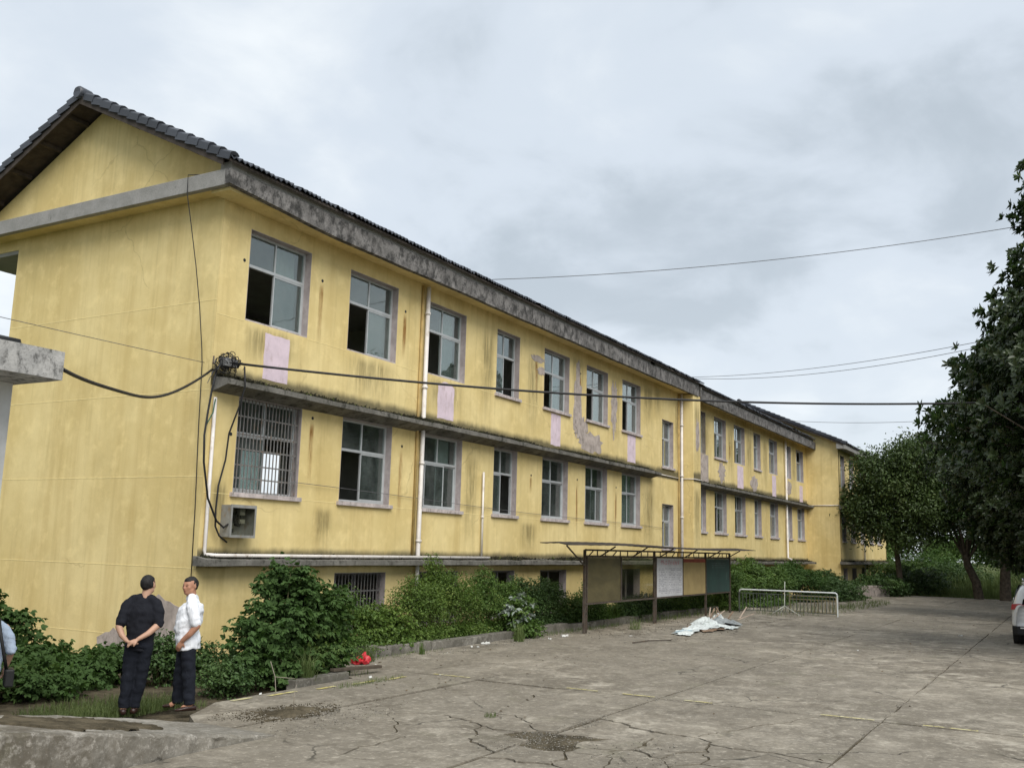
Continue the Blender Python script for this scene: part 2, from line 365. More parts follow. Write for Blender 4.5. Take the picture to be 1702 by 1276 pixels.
# back wall to the open corridor, floors, partitions, parapet
holes = [(a,b,z0,z1) for rows in (ROWS, ROWS2) for i,(a,b) in enumerate(rows) for z0,z1 in ((6.3,8.2),(2.95,4.8))]
w = MB(); wall_y(w, 6.24, .26, .26, 47.85, -.6, 9.1, holes); w.build('back_wall', M_room, B)
for z0, z1 in ((1.60,1.78),(5.0,5.18),(8.55,8.62)):
    m = MB(); m.box(.26, 47.84, .262, 6.238, z0, z1); m.build('floor_slab', M_room_floor if z0 < 8 else M_room, B)
    m = MB(); m.box(.02, 47.84, 6.502, 8.3, z0-.04, z1); m.build('corridor_slab', M_room, B)
    m = MB(); m.box(48.12, 64.0, -1.63, 6.2, z0, z1); m.build('floor_slab', M_room_floor if z0 < 8 else M_room, B)
for z0 in (1.78, 5.18):
    m = MB(); m.box(.02, 47.84, 8.18, 8.3, z0, z0+1.2); m.box(.02, .16, 6.502, 8.18, z0, z0+1.2); m.build('parapet', M_wall, B)
    for x in (9.7, 12.6, 22.3, 25.9, 35.6, 38.6):
        m = MB(); m.box(x, x+.2, .262, 6.238, z0, 8.55 if z0 > 5 else 5.0); m.build('partition', M_room, B)
    for x in (53.4, 60.0):
        m = MB(); m.box(x, x+.2, -1.63, 6.2, z0, 8.55 if z0 > 5 else 5.0); m.build('partition', M_room, B)
m = MB(); m.box(48.12, 64.0, 6.0, 6.2, -.6, 8.5); m.build('back_wall', M_room, B)
m = MB(); m.box(.27, 47.8, 3.0, 3.1, -.6, 1.59); m.build('partition', M_room, B)

# eaves: fascia beam, grey render band above it, yellow soffit
def fascia(x0, x1, Y, zb, zt, near=0.0):
    f = MB(); xs = [x0, min(x0+2.2, x1), x1]; n = max(3, int((x1-x0)/.8)); xs = [x0+(x1-x0)*i/n for i in range(n+1)]
    vs = []; fs = []
    for i, x in enumerate(xs):
        dz = near*max(0, 1-(x-x0)/3.0); j = random.uniform(-.012, .012)
        vs += [(x,Y+j*.4,zb+dz+j),(x,Y+.13,zb+dz+j),(x,Y+.13,zt),(x,Y+j*.4,zt+random.uniform(-.008,.008))]
    for i in range(n):
        for a in range(4):
            b = (a+1) % 4; fs.append((i*4+a, (i+1)*4+a, (i+1)*4+b, i*4+b))
    fs += [(0,1,2,3), tuple(n*4+k for k in (3,2,1,0))]
    f.add(vs, fs); return f
fascia(-.5, 26.2, -.62, 8.69, 9.12, .14).build('fascia', M_fascia, B)
fascia(26.45, 47.84, -.60, 8.60, 9.03, .0).build('fascia', M_fascia, B)
fascia(47.4, 64.8, -2.45, 8.58, 8.84, .0).build('fascia', M_fascia_pale, B)
m = MB(); m.box(-.5, -.37, -.489, 8.4, 8.81, 9.13); m.build('gable_fascia', M_fascia_pale, B, bevel=.01)
m = MB(); m.box(-.36, 47.8, -.488, -.003, 8.76, 8.82); m.box(-.36, -.003, -.003, 8.3, 8.84, 8.90); m.build('soffit', M_wall, B)
m = MB(); m.box(47.5, 64.6, -2.318, -1.903, 8.62, 8.68); m.build('soffit', M_fascia_pale, B)
m = MB(); m.box(-.44, 20.8, -.585, -.30, 9.135, 9.285); m.box(21.3, 26.3, -.585, -.30, 9.135, 9.255); m.build('render_band', M_fascia_pale, B)
m = MB(); m.box(26.5, 47.3, -.57, -.30, 9.045, 9.17); m.build('render_band', M_fascia_pale, B)
m = MB(); m.box(47.42, 47.84, -2.3, -1.9, 8.60, 8.93); m.build('eaves_return', M_fascia_pale, B)

# ledges over the windows
def ledge(x0, x1, Y, zt, d=.42, zlow=.24):
    m = MB(); n = max(2, int((x1-x0)/.5)); vs = []; fs = []
    for i in range(n+1):
        x = x0+(x1-x0)*i/n; j = random.uniform(-.012, .012)
        vs += [(x,Y-.002,zt-zlow),(x,Y-d+j,zt-.12+j*.5),(x,Y-d+j*1.4,zt-.015+random.uniform(-.014,.01)),(x,Y-.002,zt+.05)]
    for i in range(n):
        for a in range(4): fs.append((i*4+a, i*4+(a+1)%4, (i+1)*4+(a+1)%4, (i+1)*4+a))
    fs += [(3,2,1,0), tuple(n*4+k for k in range(4))]
    m.add(vs, fs); return m.build('ledge', M_ledge, B)
ledge(.04, 22.35, 0, 5.215); ledge(-.10, 25.0, 0, 1.85, .36, .13)
ledge(26.51, 47.84, 0, 5.19, .4); ledge(29.0, 47.7, 0, 1.84, .5, .13)
ledge(47.75, 64.4, -1.9, 5.20, .35); ledge(47.6, 65.4, -1.9, 1.86, .5, .13)
# scored joints of the render, pale conduits
J = [(0,z) for z in (1.67, 3.36, 5.0, 6.75, .37)]
for _, z in J:
    m = MB(); m.box(-.004, .0, .02, 6.48, z, z+.012); m.build('render_joint', M_joint, B)
for z, segs in ((6.50, [(0.02,.75),(2.57,3.9),(5.74,7.03),(8.85,10.5),(11.84,13.4),(15.17,16.46),(18.23,19.5),(21.25,23.4)]),
                (3.085, [(0.02,.7),(2.65,3.85),(5.8,6.98),(8.9,10.45),(11.9,13.35),(15.25,16.4),(18.3,19.45),(21.3,23.4),(28.9,30),(31.9,33),(34.95,36.4),(37.8,39.3)])):
    for a, b in segs:
        m = MB(); m.box(a+.01, b-.01, -.004, 0, z-.02, z-.009); m.build('render_joint', M_joint, B)
m = MB(); m.tube([(22.3,-.03,5.2),(25.55,-.03,5.19)], .022, 6); m.tube([(25.57,-.03,5.19),(25.57,-.60,5.18),(26.53,-.60,5.18)], .022, 6); m.build('conduit', M_pvc, B)
m = MB(); m.tube([(47.82,-.02,5.2),(47.82,-1.93,5.22)], .03, 6); m.build('conduit', M_pvc, B)
# ------------------------------------------------------------------ windows
def window(x0, x1, z0, z1, Y, kind, idx):
    Wn = empty('window', ((x0+x1)/2, Y, z0), B)
    far = Y < 0 or idx >= 20
    fy = Y+.165; wd = x1-x0; e_ = .012
    # lining of the opening
    m = MB(); t_ = .012; r0, r1 = Y+.002, Y+.255
    m.box(x0, x0+t_, r0, r1, z0+.001, z1-.001); m.box(x1-t_, x1, r0, r1, z0+.001, z1-.001); m.box(x0+t_, x1-t_, r0, r1, z1-t_, z1-.001)
    m.build('reveal', M_reveal, Wn)
    if kind in 'ls' or (kind == 'u' and idx in (3,4,5,6,11,13)) or kind == 's':
        m = MB(); m.box(x0-.07, x1+.07, Y-.07, Y+.16, z0-.075, z0+.012); m.build('sill', M_sill, Wn, bevel=.006)
    else:
        m = MB(); m.box(x0+.002, x1-.002, Y+.004, Y+.25, z0-.0, z0+.03); m.build('sill', M_sill, Wn)
    zb = z0+.03; a, b = x0+t_+.001, x1-t_-.001; zt = z1-t_-.001
    if kind == 'b':
        # basement opening: dark, upright iron bars
        m = MB(); m.box(a, b, fy, fy+.05, zb, zb+.05); m.box(a, b, fy, fy+.05, zt-.05, zt); m.box((a+b)/2-.025, (a+b)/2+.025, fy, fy+.05, zb+.05, zt-.05); m.build('frame', M_iron, Wn)
        if not far and idx < 3:
            n = int(wd/.115)
            for k in range(n):
                x = a+.05+(b-a-.1)*k/(n-1); m = MB(); m.box(x-.008, x+.008, fy-.06, fy-.044, zb, zt); m.build('grille_bar', M_iron, Wn)
            for zq in (zb+.35, zb+.85):
                m = MB(); m.box(a, b, fy-.043, fy-.035, zq, zq+.03); m.build('grille_rail', M_iron, Wn)
        return
    fr = .042; mid = (a+b)/2; tz = z0+(z1-z0)*.63
    if kind == 's': tz = z0+(z1-z0)*.62
    m = MB()
    m.box(a, a+fr, fy, fy+.07, zb, zt); m.box(b-fr, b, fy, fy+.07, zb, zt); m.box(a+fr, b-fr, fy, fy+.07, zt-fr, zt); m.box(a+fr, b-fr, fy, fy+.07, zb, zb+.035)
    m.box(a+fr, b-fr, fy-.004, fy+.074, tz-.03, tz+.03)
    m.box(mid-.018, mid+.018, fy+.01, fy+.06, tz+.03, zt-fr)
    m.build('frame', M_alu, Wn)
    g0, g1 = fy+.03, fy+.036
    def pane(xa, xb, za, zb_, y=0):
        m = MB(); m.box(xa, xb, g0+y, g1+y, za, zb_); m.build('pane', M_glass, Wn)
    def sash(xa, xb, y):
        m = MB(); f2 = .03; za, zc = zb+.037, tz-.032
        m.box(xa, xa+f2, fy+y, fy+y+.024, za, zc); m.box(xb-f2, xb, fy+y, fy+y+.024, za, zc); m.box(xa+f2, xb-f2, fy+y, fy+y+.024, za, za+.04); m.box(xa+f2, xb-f2, fy+y, fy+y+.024, zc-.035, zc)
        m.build('sash', M_alu, Wn)
        m = MB(); m.box(xa+f2, xb-f2, fy+y+.009, fy+y+.014, za+.04, zc-.035); m.build('pane', M_glass, Wn)
    rr = random.Random(idx*7+ord(kind))
    broken = (idx*3+ord(kind)) % 11 == 0 and idx > 9
    pane(a+fr, mid-.018, tz+.03, zt-fr)
    if not broken: pane(mid+.018, b-fr, tz+.03, zt-fr)
    L, C2, Rr = (a+fr, mid+.02), None, (mid-.02, b-fr)
    state = {('u',0):'L',('u',1):'L',('u',2):'L',('u',3):'R',('u',4):'L',('u',5):'L',('u',6):'L',('l',0):'R',('l',1):'L',('l',2):'M',('l',3):'R',('l',4):'C',('l',5):'M',('l',6):'C',
             ('l',14):'L',('u',11):'L',('u',12):'L'}.get((kind, idx), rr.choice('LCCR'))
    if kind == 's': state = 'L'
    if state == 'L':   sash(*Rr, .004); sash(Rr[0]+.015, Rr[1], .038)
    elif state == 'R': sash(*L, .004); sash(L[0], L[1]-.015, .038)
    elif state == 'M': sash(a+fr+.30, a+fr+.30+(L[1]-L[0]), .004); sash(*Rr, .038)
    else:              sash(*L, .004); sash(*Rr, .038)
    if (kind, idx) == ('l', 0):          # the barred window by the corner
        gy = Y+.05; n = 19
        for k in range(n):
            x = a+.02+(b-a-.04)*k/(n-1); m = MB(); m.box(x-.009, x+.009, gy, gy+.018, zb, zt); m.build('grille_bar', M_iron, Wn)
        for q in (.14, .28, .45, .61, .80):
            zq = zb+(zt-zb)*q; m = MB(); m.box(a, b, gy+.019, gy+.026, zq, zq+.028); m.build('grille_rail', M_iron, Wn)
    if (kind, idx) in (('u',0),('u',2),('u',4),('l',2),('l',6),('u',11)):
        # a limp curtain behind the glass
        m = MB(); xa = mid+.1 if idx != 6 else a+.1; xb = b-.12; n = 14; vs = []; fs = []
        za = tz-.1 if (kind, idx) in (('u',0),('l',2)) else zb+.1
        for k in range(n+1):
            x = xa+(xb-xa)*k/n; y = fy+.16+.03*math.sin(k*1.9)+.01*math.sin(k*5)
            vs += [(x, y, za+.04*math.sin(k*.9)), (x, y+.01, zt-.03)]
        m.add(vs, [(2*k,2*k+2,2*k+3,2*k+1) for k in range(n)], True); m.build('curtain', M_curtain, Wn)
for h in WINS: window(h[0], h[1], h[2], h[3], h[4], h[5], h[6])

# ------------------------------------------------------------------ roof
def zroof(Y, e=-.75, z=9.20, s=.487): return z+s*(Y-e)
def roof(x0, x1, eY, eZ, slope, ridgeY, backY, tilew=.28, verge=True):
    RZ = eZ+slope*(ridgeY-eY); n_ = Vector((0,-slope,1)).normalized(); nb = Vector((0,slope,1)).normalized()
    R = empty('roof', (x0, eY, eZ), B)
    zb = RZ-slope*(backY-ridgeY)
    m = MB(); m.prismX([(eY+.05,eZ+.02),(ridgeY,RZ),(backY-.05,zb+.02),(backY-.05,zb-.03),(ridgeY,RZ-.05),(eY+.05,eZ-.03)], x0+.03, x1-.03); m.build('deck', M_wood, R)
    # tile field: wavy sheet in stepped courses (one mass), both slopes
    n = int((x1-x0)/tilew)*4; xs = np.linspace(x0+.2, x1, n+1); wav = .022*np.cos(np.arange(n+1)*math.pi)
    for (ya, za, yb, zb_, sg) in ((eY+.16, eZ+.09, ridgeY, RZ+.02, 1), (backY, zb+.02, ridgeY, RZ+.02, -1)):
        rows = 15; co = []; fc = []
        for r in range(rows):
            for q in (0, 1):
                t = (r+q*.999)/rows; y = ya+(yb-ya)*t; z = za+(zb_-za)*t+(.03 if q == 0 else 0)
                co.append(np.c_[xs, np.full(n+1, y), z+wav+.015])
        co = np.concatenate(co); k = n+1
        for r in range(2*rows-1):
            i = np.arange(n); fc.append(np.c_[r*k+i, r*k+i+1, (r+1)*k+i+1, (r+1)*k+i])
        o = link('tile_field', polymesh('tile_field', co, np.concatenate(fc)), M_tile, R); o['kind'] = 'stuff'
    # eave tiles: one object each
    q = MB(); L = .36; th = .028; seg = 8; vs = []
    for v in (0, L):
        for i in range(seg+1):
            u = tilew*i/seg; h = .026*math.cos(2*math.pi*i/seg*2)
            p = Vector((u, v, 0)) ; vs.append((u, v*math.cos(math.atan(slope)) - h*n_.y*-1*0 , v*math.sin(math.atan(slope))+h+(.03 if v == 0 else .0)))
    for i in range(seg+1):
        u = tilew*i/seg; h = .026*math.cos(2*math.pi*i/seg*2); vs.append((u, .004, h+.03-th))
    k = seg+1; q.add(vs, [(i,i+1,k+i+1,k+i) for i in range(seg)]+[(2*k+i,2*k+i+1,i+1,i) for i in range(seg)])
    tm = q.mesh('eave_tile', (0,0,0)); tm.materials.append(M_tile)
    nt = int((x1-x0)/tilew)
    for i in range(nt):
        x = x0+i*tilew
        if random.random() < .02 and i > 6: continue
        o = bpy.data.objects.new('eave_tile', tm); COL.objects.link(o); o.parent = R
        o.location = Vector((x, eY+random.uniform(-.02,.015), eZ+.035+random.uniform(-.006,.006)))-W[R.name]
        o.rotation_euler = (random.uniform(-.02,.02), random.uniform(-.015,.015), random.uniform(-.03,.03))
    # ridge
    m = MB(); m.tube([(x0-.06, ridgeY, RZ+.035), (x1, ridgeY, RZ+.035)], .12, 10); m.build('ridge_tile', M_tile, R)
    if verge:
        # verge tiles down both slopes of the near end, barge board and purlin ends beneath
        tl = .335; q = MB(); prof = [(-.0,-.115),(-.012,.02),(.02,.055),(.08,.07),(.15,.055),(.21,.02),(.21,-.005),(.02,-.005),(.018,-.115)]
        vs = [(x-.012, -.03, z+.042) for x, z in prof]+[(x, tl, z) for x, z in prof]; k = len(prof)
        q.add(vs, [(i,(i+1)%k,k+(i+1)%k,k+i) for i in range(k)]+[tuple(range(k)), tuple(reversed(range(k,2*k)))])
        vm = q.mesh('verge_tile', (0,0,0)); vm.materials.append(M_tile)
        an = math.atan(slope); S = (ridgeY-eY)/math.cos(an); cnt = int(S/tl)
        for side in (0, 1):
            for i in range(cnt if side == 0 else int((backY-ridgeY)/math.cos(an)/tl)):
                d = i*tl*1.0; o = bpy.data.objects.new('verge_tile', vm); COL.objects.link(o); o.parent = R
                if side == 0: loc = Vector((x0, eY+.05+d*math.cos(an), eZ+.07+d*math.sin(an))); o.rotation_euler = (an+random.uniform(-.03,.03), random.uniform(-.04,.04), random.uniform(-.02,.02))
                else:
                    loc = Vector((x0, backY-.05-d*math.cos(an), zb+.07+d*math.sin(an))); o.rotation_euler = (-an, 0, 0); o.scale = (1,-1,1)
                o.location = loc-W[R.name]
        m = MB(); m.tube([(x0-.06,ridgeY,RZ+.05),(x0-.03,ridgeY,RZ+.055),(x0+.25,ridgeY,RZ+.05)], [.10,.135,.13], 12); m.build('ridge_end', M_tile, R)
        for (ya,za,yb,zc) in ((eY+.25,eZ+.07,ridgeY,RZ-.045),(backY-.1,zb-.03,ridgeY,RZ-.045)):
            m = MB(); m.add([(x0+.035,ya,za-.14),(x0+.035,yb,zc-.14),(x0+.035,yb,zc),(x0+.035,ya,za),(x0+.07,ya,za-.14),(x0+.07,yb,zc-.14),(x0+.07,yb,zc),(x0+.07,ya,za)],
                            [(0,1,2,3),(7,6,5,4),(0,4,5,1),(3,2,6,7),(0,3,7,4),(1,5,6,2)]); m.build('barge_board', M_wood, R)
        for sgn in (1, -1):
            for t in (.12, .32, .52, .72, .9):
                y = ridgeY-(ridgeY-eY)*(1-t) if sgn > 0 else ridgeY+(backY-ridgeY)*(1-t); z = RZ-slope*abs(y-ridgeY)-.055
                m = MB(); m.box(x0+.075, x0+.62, y-.05, y+.05, z-.10, z); m.build('purlin', M_wood, R)
    return R
roof(-.62, 26.6, -.75, 9.24, .487, 4.0, 8.9)
roof(26.65, 47.4, -.72, 9.14, .512, 4.0, 8.9, verge=False)
roof(47.35, 64.8, -2.55, 8.86, .440, 4.0, 8.9)

# ------------------------------------------------------------------ pipes, paint patches, stains, holes
def pipe(name, pts, r, mat, clips=()):
    m = MB(); m.tube(pts, r, 10)
    for c in clips:
        m.tube([(c[0],c[1],c[2]-.03),(c[0],c[1],c[2]+.03)], r*1.35, 10)
    return m.build(name, mat, B)
pipe('downpipe', [(6.87,-.10,8.70),(6.86,-.10,1.4),(6.86,-.10,-.3)], .055, M_pvc, [(6.87,-.1,z) for z in (8.0,6.1,4.2,2.3)])
pipe('old_pipe', [(6.72,-.04,8.7),(6.71,-.04,1.9)], .035, M_brownpipe)
pipe('downpipe', [(25.48,-.10,8.72),(25.50,-.10,-.4)], .06, M_pvc, [(25.48,-.1,z) for z in (7.4,5.3,3.6)])
pipe('old_pipe', [(25.30,-.04,8.7),(25.31,-.04,.2)], .04, M_brownpipe)
pipe('downpipe', [(42.45,-.12,8.62),(42.5,-.12,2.05),(42.4,-.35,1.95)], .055, M_pvc)
pipe('short_pipe', [(9.87,-.07,4.22),(9.88,-.07,1.9)], .028, M_pvc, [(9.87,-.07,3.0)])
m = MB(); m.tube([(.10,-.05,4.86),(.12,-.05,2.0),(.13,-.06,1.93),(.2,-.20,1.92),(.3,-.25,1.915),(10.0,-.25,1.915)], .035, 9); m.build('white_conduit', M_pvc, B)
pipe('downpipe', [(55.0,-2.0,8.5),(55.05,-2.0,.0)], .055, M_pvc)
def patch(poly, mat, name, Y=0, d=.004):
    m = MB(); m.prismY(poly, Y-d, Y+.001); return m.build(name, mat, B)
def blob(cx, cz, rx, rz, n=22, jit=.25, seed=0):
    r = random.Random(seed); k = [r.uniform(-1,1) for _ in range(n)]; out = []
    for i in range(n):
        t = 2*math.pi*i/n; q = 1+jit*(k[i]+.6*k[(i*3)%n])*.7; out.append((cx+rx*q*math.cos(t), cz+rz*q*math.sin(t)))
    return out
def rough_rect(x0, x1, z0, z1, seed=0, arch=0):
    r = random.Random(seed); j = lambda: r.uniform(-.012,.012); pts = []
    for i in range(6): pts.append((x0+(x1-x0)*i/5, z0+j()))
    for i in range(1,6): pts.append((x1+j(), z0+(z1-z0)*i/6))
    for i in range(7):
        t = i/6; pts.append((x1-(x1-x0)*t, z1+arch*math.sin(math.pi*t)+j()))
    for i in range(5,0,-1): pts.append((x0+j(), z0+(z1-z0)*i/6))
    return pts
for i, (x0,x1,z0,z1,ar) in enumerate([(1.33,2.05,5.42,6.36,0),(7.6,8.36,5.44,6.30,.12),(13.92,14.58,5.40,6.40,0),(20.0,20.76,5.42,6.44,0),(33.55,34.55,5.36,6.45,0),(39.9,40.7,5.3,6.45,.0),(46.0,46.8,5.3,6.3,0)]):
    patch(rough_rect(x0,x1,z0,z1,i,ar), M_pink, 'paint_patch')
for i, (cx,cz,rx,rz) in enumerate([(16.9,5.78,.95,.36),(15.8,7.0,.34,1.15),(18.75,7.2,.26,.9),(12.95,7.95,.42,.10),(13.2,7.62,.26,.14),(31.1,5.9,.5,.5),(36.4,5.75,.7,.38),(28.6,5.9,.35,.55),(43.6,6.0,.5,.4),(16.1,6.2,.5,.4)]):
    patch(blob(cx,cz,rx,rz,26,.32,i+3), M_plaster, 'bare_plaster', d=.0055+.0012*i)
m = MB(); pl = blob(.75,.52,.62,.62,24,.16,71); m.prismX([(y,z) for y,z in pl], -.006, .001); m.build('bare_plaster', M_plaster, B)
m = MB(); pl = blob(2.1,.05,.45,.40,24,.2,72); m.prismX([(y,z) for y,z in pl], -.0075, .001); m.build('bare_plaster', M_plaster, B)
# holes left by air conditioner pipes, each with its rust run
for i, (x,z,L) in enumerate([(2.95,7.87,1.5),(6.05,7.88,1.3),(2.9,4.82,1.6),(6.15,4.55,1.9),(12.9,8.0,1.4),(16.0,8.0,1.6),(12.7,4.35,.6),(15.85,4.45,2.2),(19.0,4.4,2.1),(19.0,7.9,1.3),(.62,7.7,.3),(.60,4.22,.3),(32.4,7.4,1.0)]):
    m = MB(); m.tube([(x,-.006,z),(x,.004,z)], .035, 10); m.build('pipe_hole', M_black, B)
    if L > .5:
        patch([(x-.10,z-L),(x+.08,z-L),(x+.08,z-.02),(x-.10,z-.02)], M_rust, 'rust_stain', 0, .0025)
for i, (x0,x1,z0,z1) in enumerate([(.55,2.5,5.5,6.5),(3.7,5.9,5.3,6.5),(6.9,9.0,5.4,6.5),(9.6,10.4,5.3,8.4),(12.2,13.2,5.3,8.2),(15.2,16.4,6.4,8.65),(18.3,19.4,5.4,8.5),(21.4,22.6,6.6,8.6),(22.6,23.4,7.2,8.7),(24.9,25.55,5.3,8.6),(27.6,29.6,5.3,8.5),(32.0,33.0,5.3,8.3),(35.0,36.3,5.3,8.4),(38.0,39.2,5.3,8.4),(44.2,45.3,5.3,8.4),(3.0,3.8,1.9,3.0),(8.95,9.7,1.9,4.8),(12.0,13.2,1.9,3.0),(21.4,22.8,1.9,4.7),(0.2,.7,1.9,3.4)]):
    patch([(x0,z0),(x1,z0),(x1,z1),(x0,z1)], M_mildew, 'mildew_stain', 0, .0012+.0001*i)
m = MB(); m.box(27.6, 29.2, -.0035, .001, 5.25, 6.5); m.build('bare_plaster', M_plaster, B)
for (x0,x1,z0,z1) in [(25.62,26.48,5.3,8.6),(25.62,26.48,2.0,5.0)]:
    patch([(x0,z0),(x1,z0),(x1,z1),(x0,z1)], M_mildew, 'mildew_stain', -.57, .0015)
patch(blob(26.1,7.0,.26,.7,20,.3,9), M_plaster, 'bare_plaster', -.57)
# moss and small weeds rooted on the ledges
def moss(segs, name='moss'):
    P = []
    for (x0, x1, Y, z, dens, d) in segs:
        n = int((x1-x0)*dens); x = rng.uniform(x0, x1, n)
        clump = .5+.5*np.sin(x*1.7+1.3*np.sin(x*.63))*np.sin(x*.41+2)
        h = np.minimum(rng.gamma(1.5, .022, n)*(.35+1.2*clump), .11); y = Y-rng.uniform(.0, d, n)**1.0; a = rng.uniform(0, 2*math.pi, n); wd = rng.uniform(.008,.020,n)
        lean = rng.normal(0, .035, (n,2)); zb = z+.045*(1-(Y-y)/d)
        b1 = np.c_[x-wd*np.cos(a), y-wd*np.sin(a), zb]; b2 = np.c_[x+wd*np.cos(a), y+wd*np.sin(a), zb]
        tp = np.c_[x+lean[:,0], y+lean[:,1], zb+h]; mdl = np.c_[x+wd*.8*np.cos(a), y+wd*.8*np.sin(a), zb+h*.6]
        P.append(np.stack([b1,b2,mdl,tp],1).reshape(-1,3))
    o = link(name, quadmesh(name, np.concatenate(P)), M_moss, B); o['kind'] = 'stuff'
t = NT('dry_dark_moss'); ri = t.n('ShaderNodeNewGeometry').outputs['Random Per Island']
c = t.mix(t.rng(ri, 0, 1), (.020,.020,.015), (.060,.056,.035)); c = t.mix(t.rng(ri, .93, .96), c, (.09,.11,.03)); M_moss = t.done(t.bsdf(c, .95, None, .1))
moss([(.1,22.3,0,5.2,1900,.3),(0,25,0,1.83,1100,.25),(26.6,47.8,0,5.17,420,.3),(29,47.7,0,1.83,420,.35),(47.8,64.3,-1.9,5.2,200,.25),(47.7,64.5,-1.9,1.85,200,.3)])
# ------------------------------------------------------------------ ground
def ground_mat(name, base, dark, lite, green, joint=False):
    t = NT(name); p = t.pos(); oi = t.n('ShaderNodeObjectInfo').outputs['Random']
    a = t.noise(p, .55, 7, .62, .6); b = t.noise(t.pos((1,1,1),(4,9,2)), 1.9, 8, .72, .4); d = t.noise(t.pos((1.0,2.2,1),(8,3,2)), .8, 7, .7, .8)
    f = t.noise(p, 26, 5, .72); g = t.noise(t.pos((1,1,1),(1,5,7)), 5.5, 7, .7, .3)
    c = t.mix(t.rng(a, .36, .66), dark, base)
    c = t.mix(t.math('MULTIPLY', t.rng(b, .46, .66), .85), c, lite)
    c = t.mix(t.math('MULTIPLY', t.rng(t.noise(t.pos((1,1,1),(6,1,3)), .22, 6, .65, .5), .44, .60), .72), c, tuple(x*.62 for x in base))
    c = t.mix(t.math('MULTIPLY', t.rng(d, .52, .70), .8), c, dark)
    c = t.mix(t.math('MULTIPLY', t.rng(g, .48, .66), .60), c, tuple(x*.5 for x in base))
    c = t.mix(t.math('MULTIPLY', t.rng(t.noise(t.pos((1,1,1),(3,8,5)), 12, 5, .7), .52, .68), .40), c, lite)
    c = t.mix(t.math('MULTIPLY', t.rng(t.noise(t.pos((1,1,1),(2,2,9)), .9, 6, .7), .55, .72), .5), c, green)
    c = t.mix(t.math('MULTIPLY', t.rng(f, .45, .75), .35), c, tuple(x*.5 for x in dark))
    c = t.mix(t.math('MULTIPLY', t.rng(t.noise(p, 60, 3, .6), .62, .72), .3), c, lite)
    c = t.mix(t.math('MULTIPLY', oi, .25), c, tuple(x*.75 for x in base))
    sp = t.noise(t.pos((1,1,1),(11,3,5)), 3.4, 8, .74, .2); c = t.mix(t.math('MULTIPLY', t.rng(sp, .50, .68), .62), c, tuple(x*.95 for x in dark)); sq = t.noise(t.pos((1,1,1),(5,13,2)), 7.5, 7, .74); c = t.mix(t.math('MULTIPLY', t.rng(sq, .54, .70), .55), c, tuple(min(1,x*1.08) for x in lite))
    # hairline cracks
    v = t.n('ShaderNodeTexVoronoi', feature='DISTANCE_TO_EDGE'); v.inputs['Scale'].default_value = .42
    wob = t.n('ShaderNodeMixRGB', blend_type='ADD'); wob.inputs[0].default_value = .5
    nn = t.n('ShaderNodeTexNoise'); nn.inputs['Scale'].default_value = 2.2; nn.inputs['Detail'].default_value = 6; t.put(nn.inputs['Vector'], p)
    t.t.links.new(p, wob.inputs[1]); t.t.links.new(nn.outputs['Color'], wob.inputs[2]); t.t.links.new(wob.outputs[0], v.inputs['Vector'])
    ck = t.math('MULTIPLY', t.rng(v.outputs['Distance'], .010, .002), t.rng(t.noise(p, .5, 3), .5, .6))
    c = t.mix(t.math('MULTIPLY', ck, .75), c, (.035,.032,.025))
    h = t.math('SUBTRACT', t.math('ADD', t.math('MULTIPLY', f, .5), t.math('MULTIPLY', b, 1.0)), t.math('MULTIPLY', ck, .8))
    return t.done(t.bsdf(c, t.rng(d, .4, .7, .93, .72), t.bump(h, .45, .02), .25))
M_yard = ground_mat('worn_yard_concrete', (.298,.264,.208), (.118,.101,.076), (.49,.445,.365), (.145,.138,.088))
M_kerb = ground_mat('kerb_concrete', (.20,.185,.155), (.075,.07,.055), (.33,.31,.27), (.07,.085,.035))
M_soil = (lambda t: t.done(t.bsdf(t.mix(t.rng(t.noise(t.pos(), 3.0, 8, .75), .38, .66), (.055,.046,.030), (.13,.108,.072)), .97, t.bump(t.noise(t.pos(), 14, 6, .7), .8, .03), .1)))(NT('damp_soil'))
M_field = (lambda t: t.done(t.bsdf(t.mix(t.rng(t.noise(t.pos(), .4, 8, .75), .35, .66), (.045,.060,.020), (.11,.125,.045)), .97, t.bump(t.noise(t.pos(), 6, 6, .7), .8, .05), .1)))(NT('rough_field'))
m = MB(); m.add([(-600,-600,-.14),(900,-600,-.14),(900,600,-.14),(-600,600,-.14)], [(0,1,2,3)]); tag(m.build('ground', M_field), 'wide flat grassy ground around the school yard', 'ground', kind='structure')
m = MB(); m.prism([(-9,-6.2),(52,-6.2),(52,7),(-9,7)], -.6, -.10); tag(m.build('soil_bed', M_soil), 'bare damp earth along the foot of the yellow building', 'soil', kind='structure')

YARD = empty('yard', (20, -12, 0)); tag(YARD, 'cracked weathered concrete yard of large cast slabs', 'yard', kind='structure')
m = MB(); m.prism([(-3.9,-5.25),(-2.75,-3.62),(.3,-3.52),(1.0,-1.85),(51,-1.85),(51,-28),(-22,-28),(-22,-5.9),(-4.0,-5.9)], -.13, -.026); m.build('sub_base', M_soil, YARD)
YS = [-5.15,-8.38,-11.6,-14.8,-18.0,-21.2,-24.4,-27.8]; XS = [-21.6,-16.4,-10.4,-4.42,1.58,7.6,13.6,19.6,25.6,31.6,37.6,43.6,50.6]
def slab(poly, dz=0, name='slab', mat=None):
    m = MB(); tilt = (random.uniform(-.0012,.0012), random.uniform(-.002,.002)); cx = sum(p[0] for p in poly)/len(poly); cy = sum(p[1] for p in poly)/len(poly)
    zt = [dz+tilt[0]*(x-cx)+tilt[1]*(y-cy) for x, y in poly]
    m.prism(poly, [-.10]*len(poly), zt); return m.build(name, mat or M_yard, YARD)
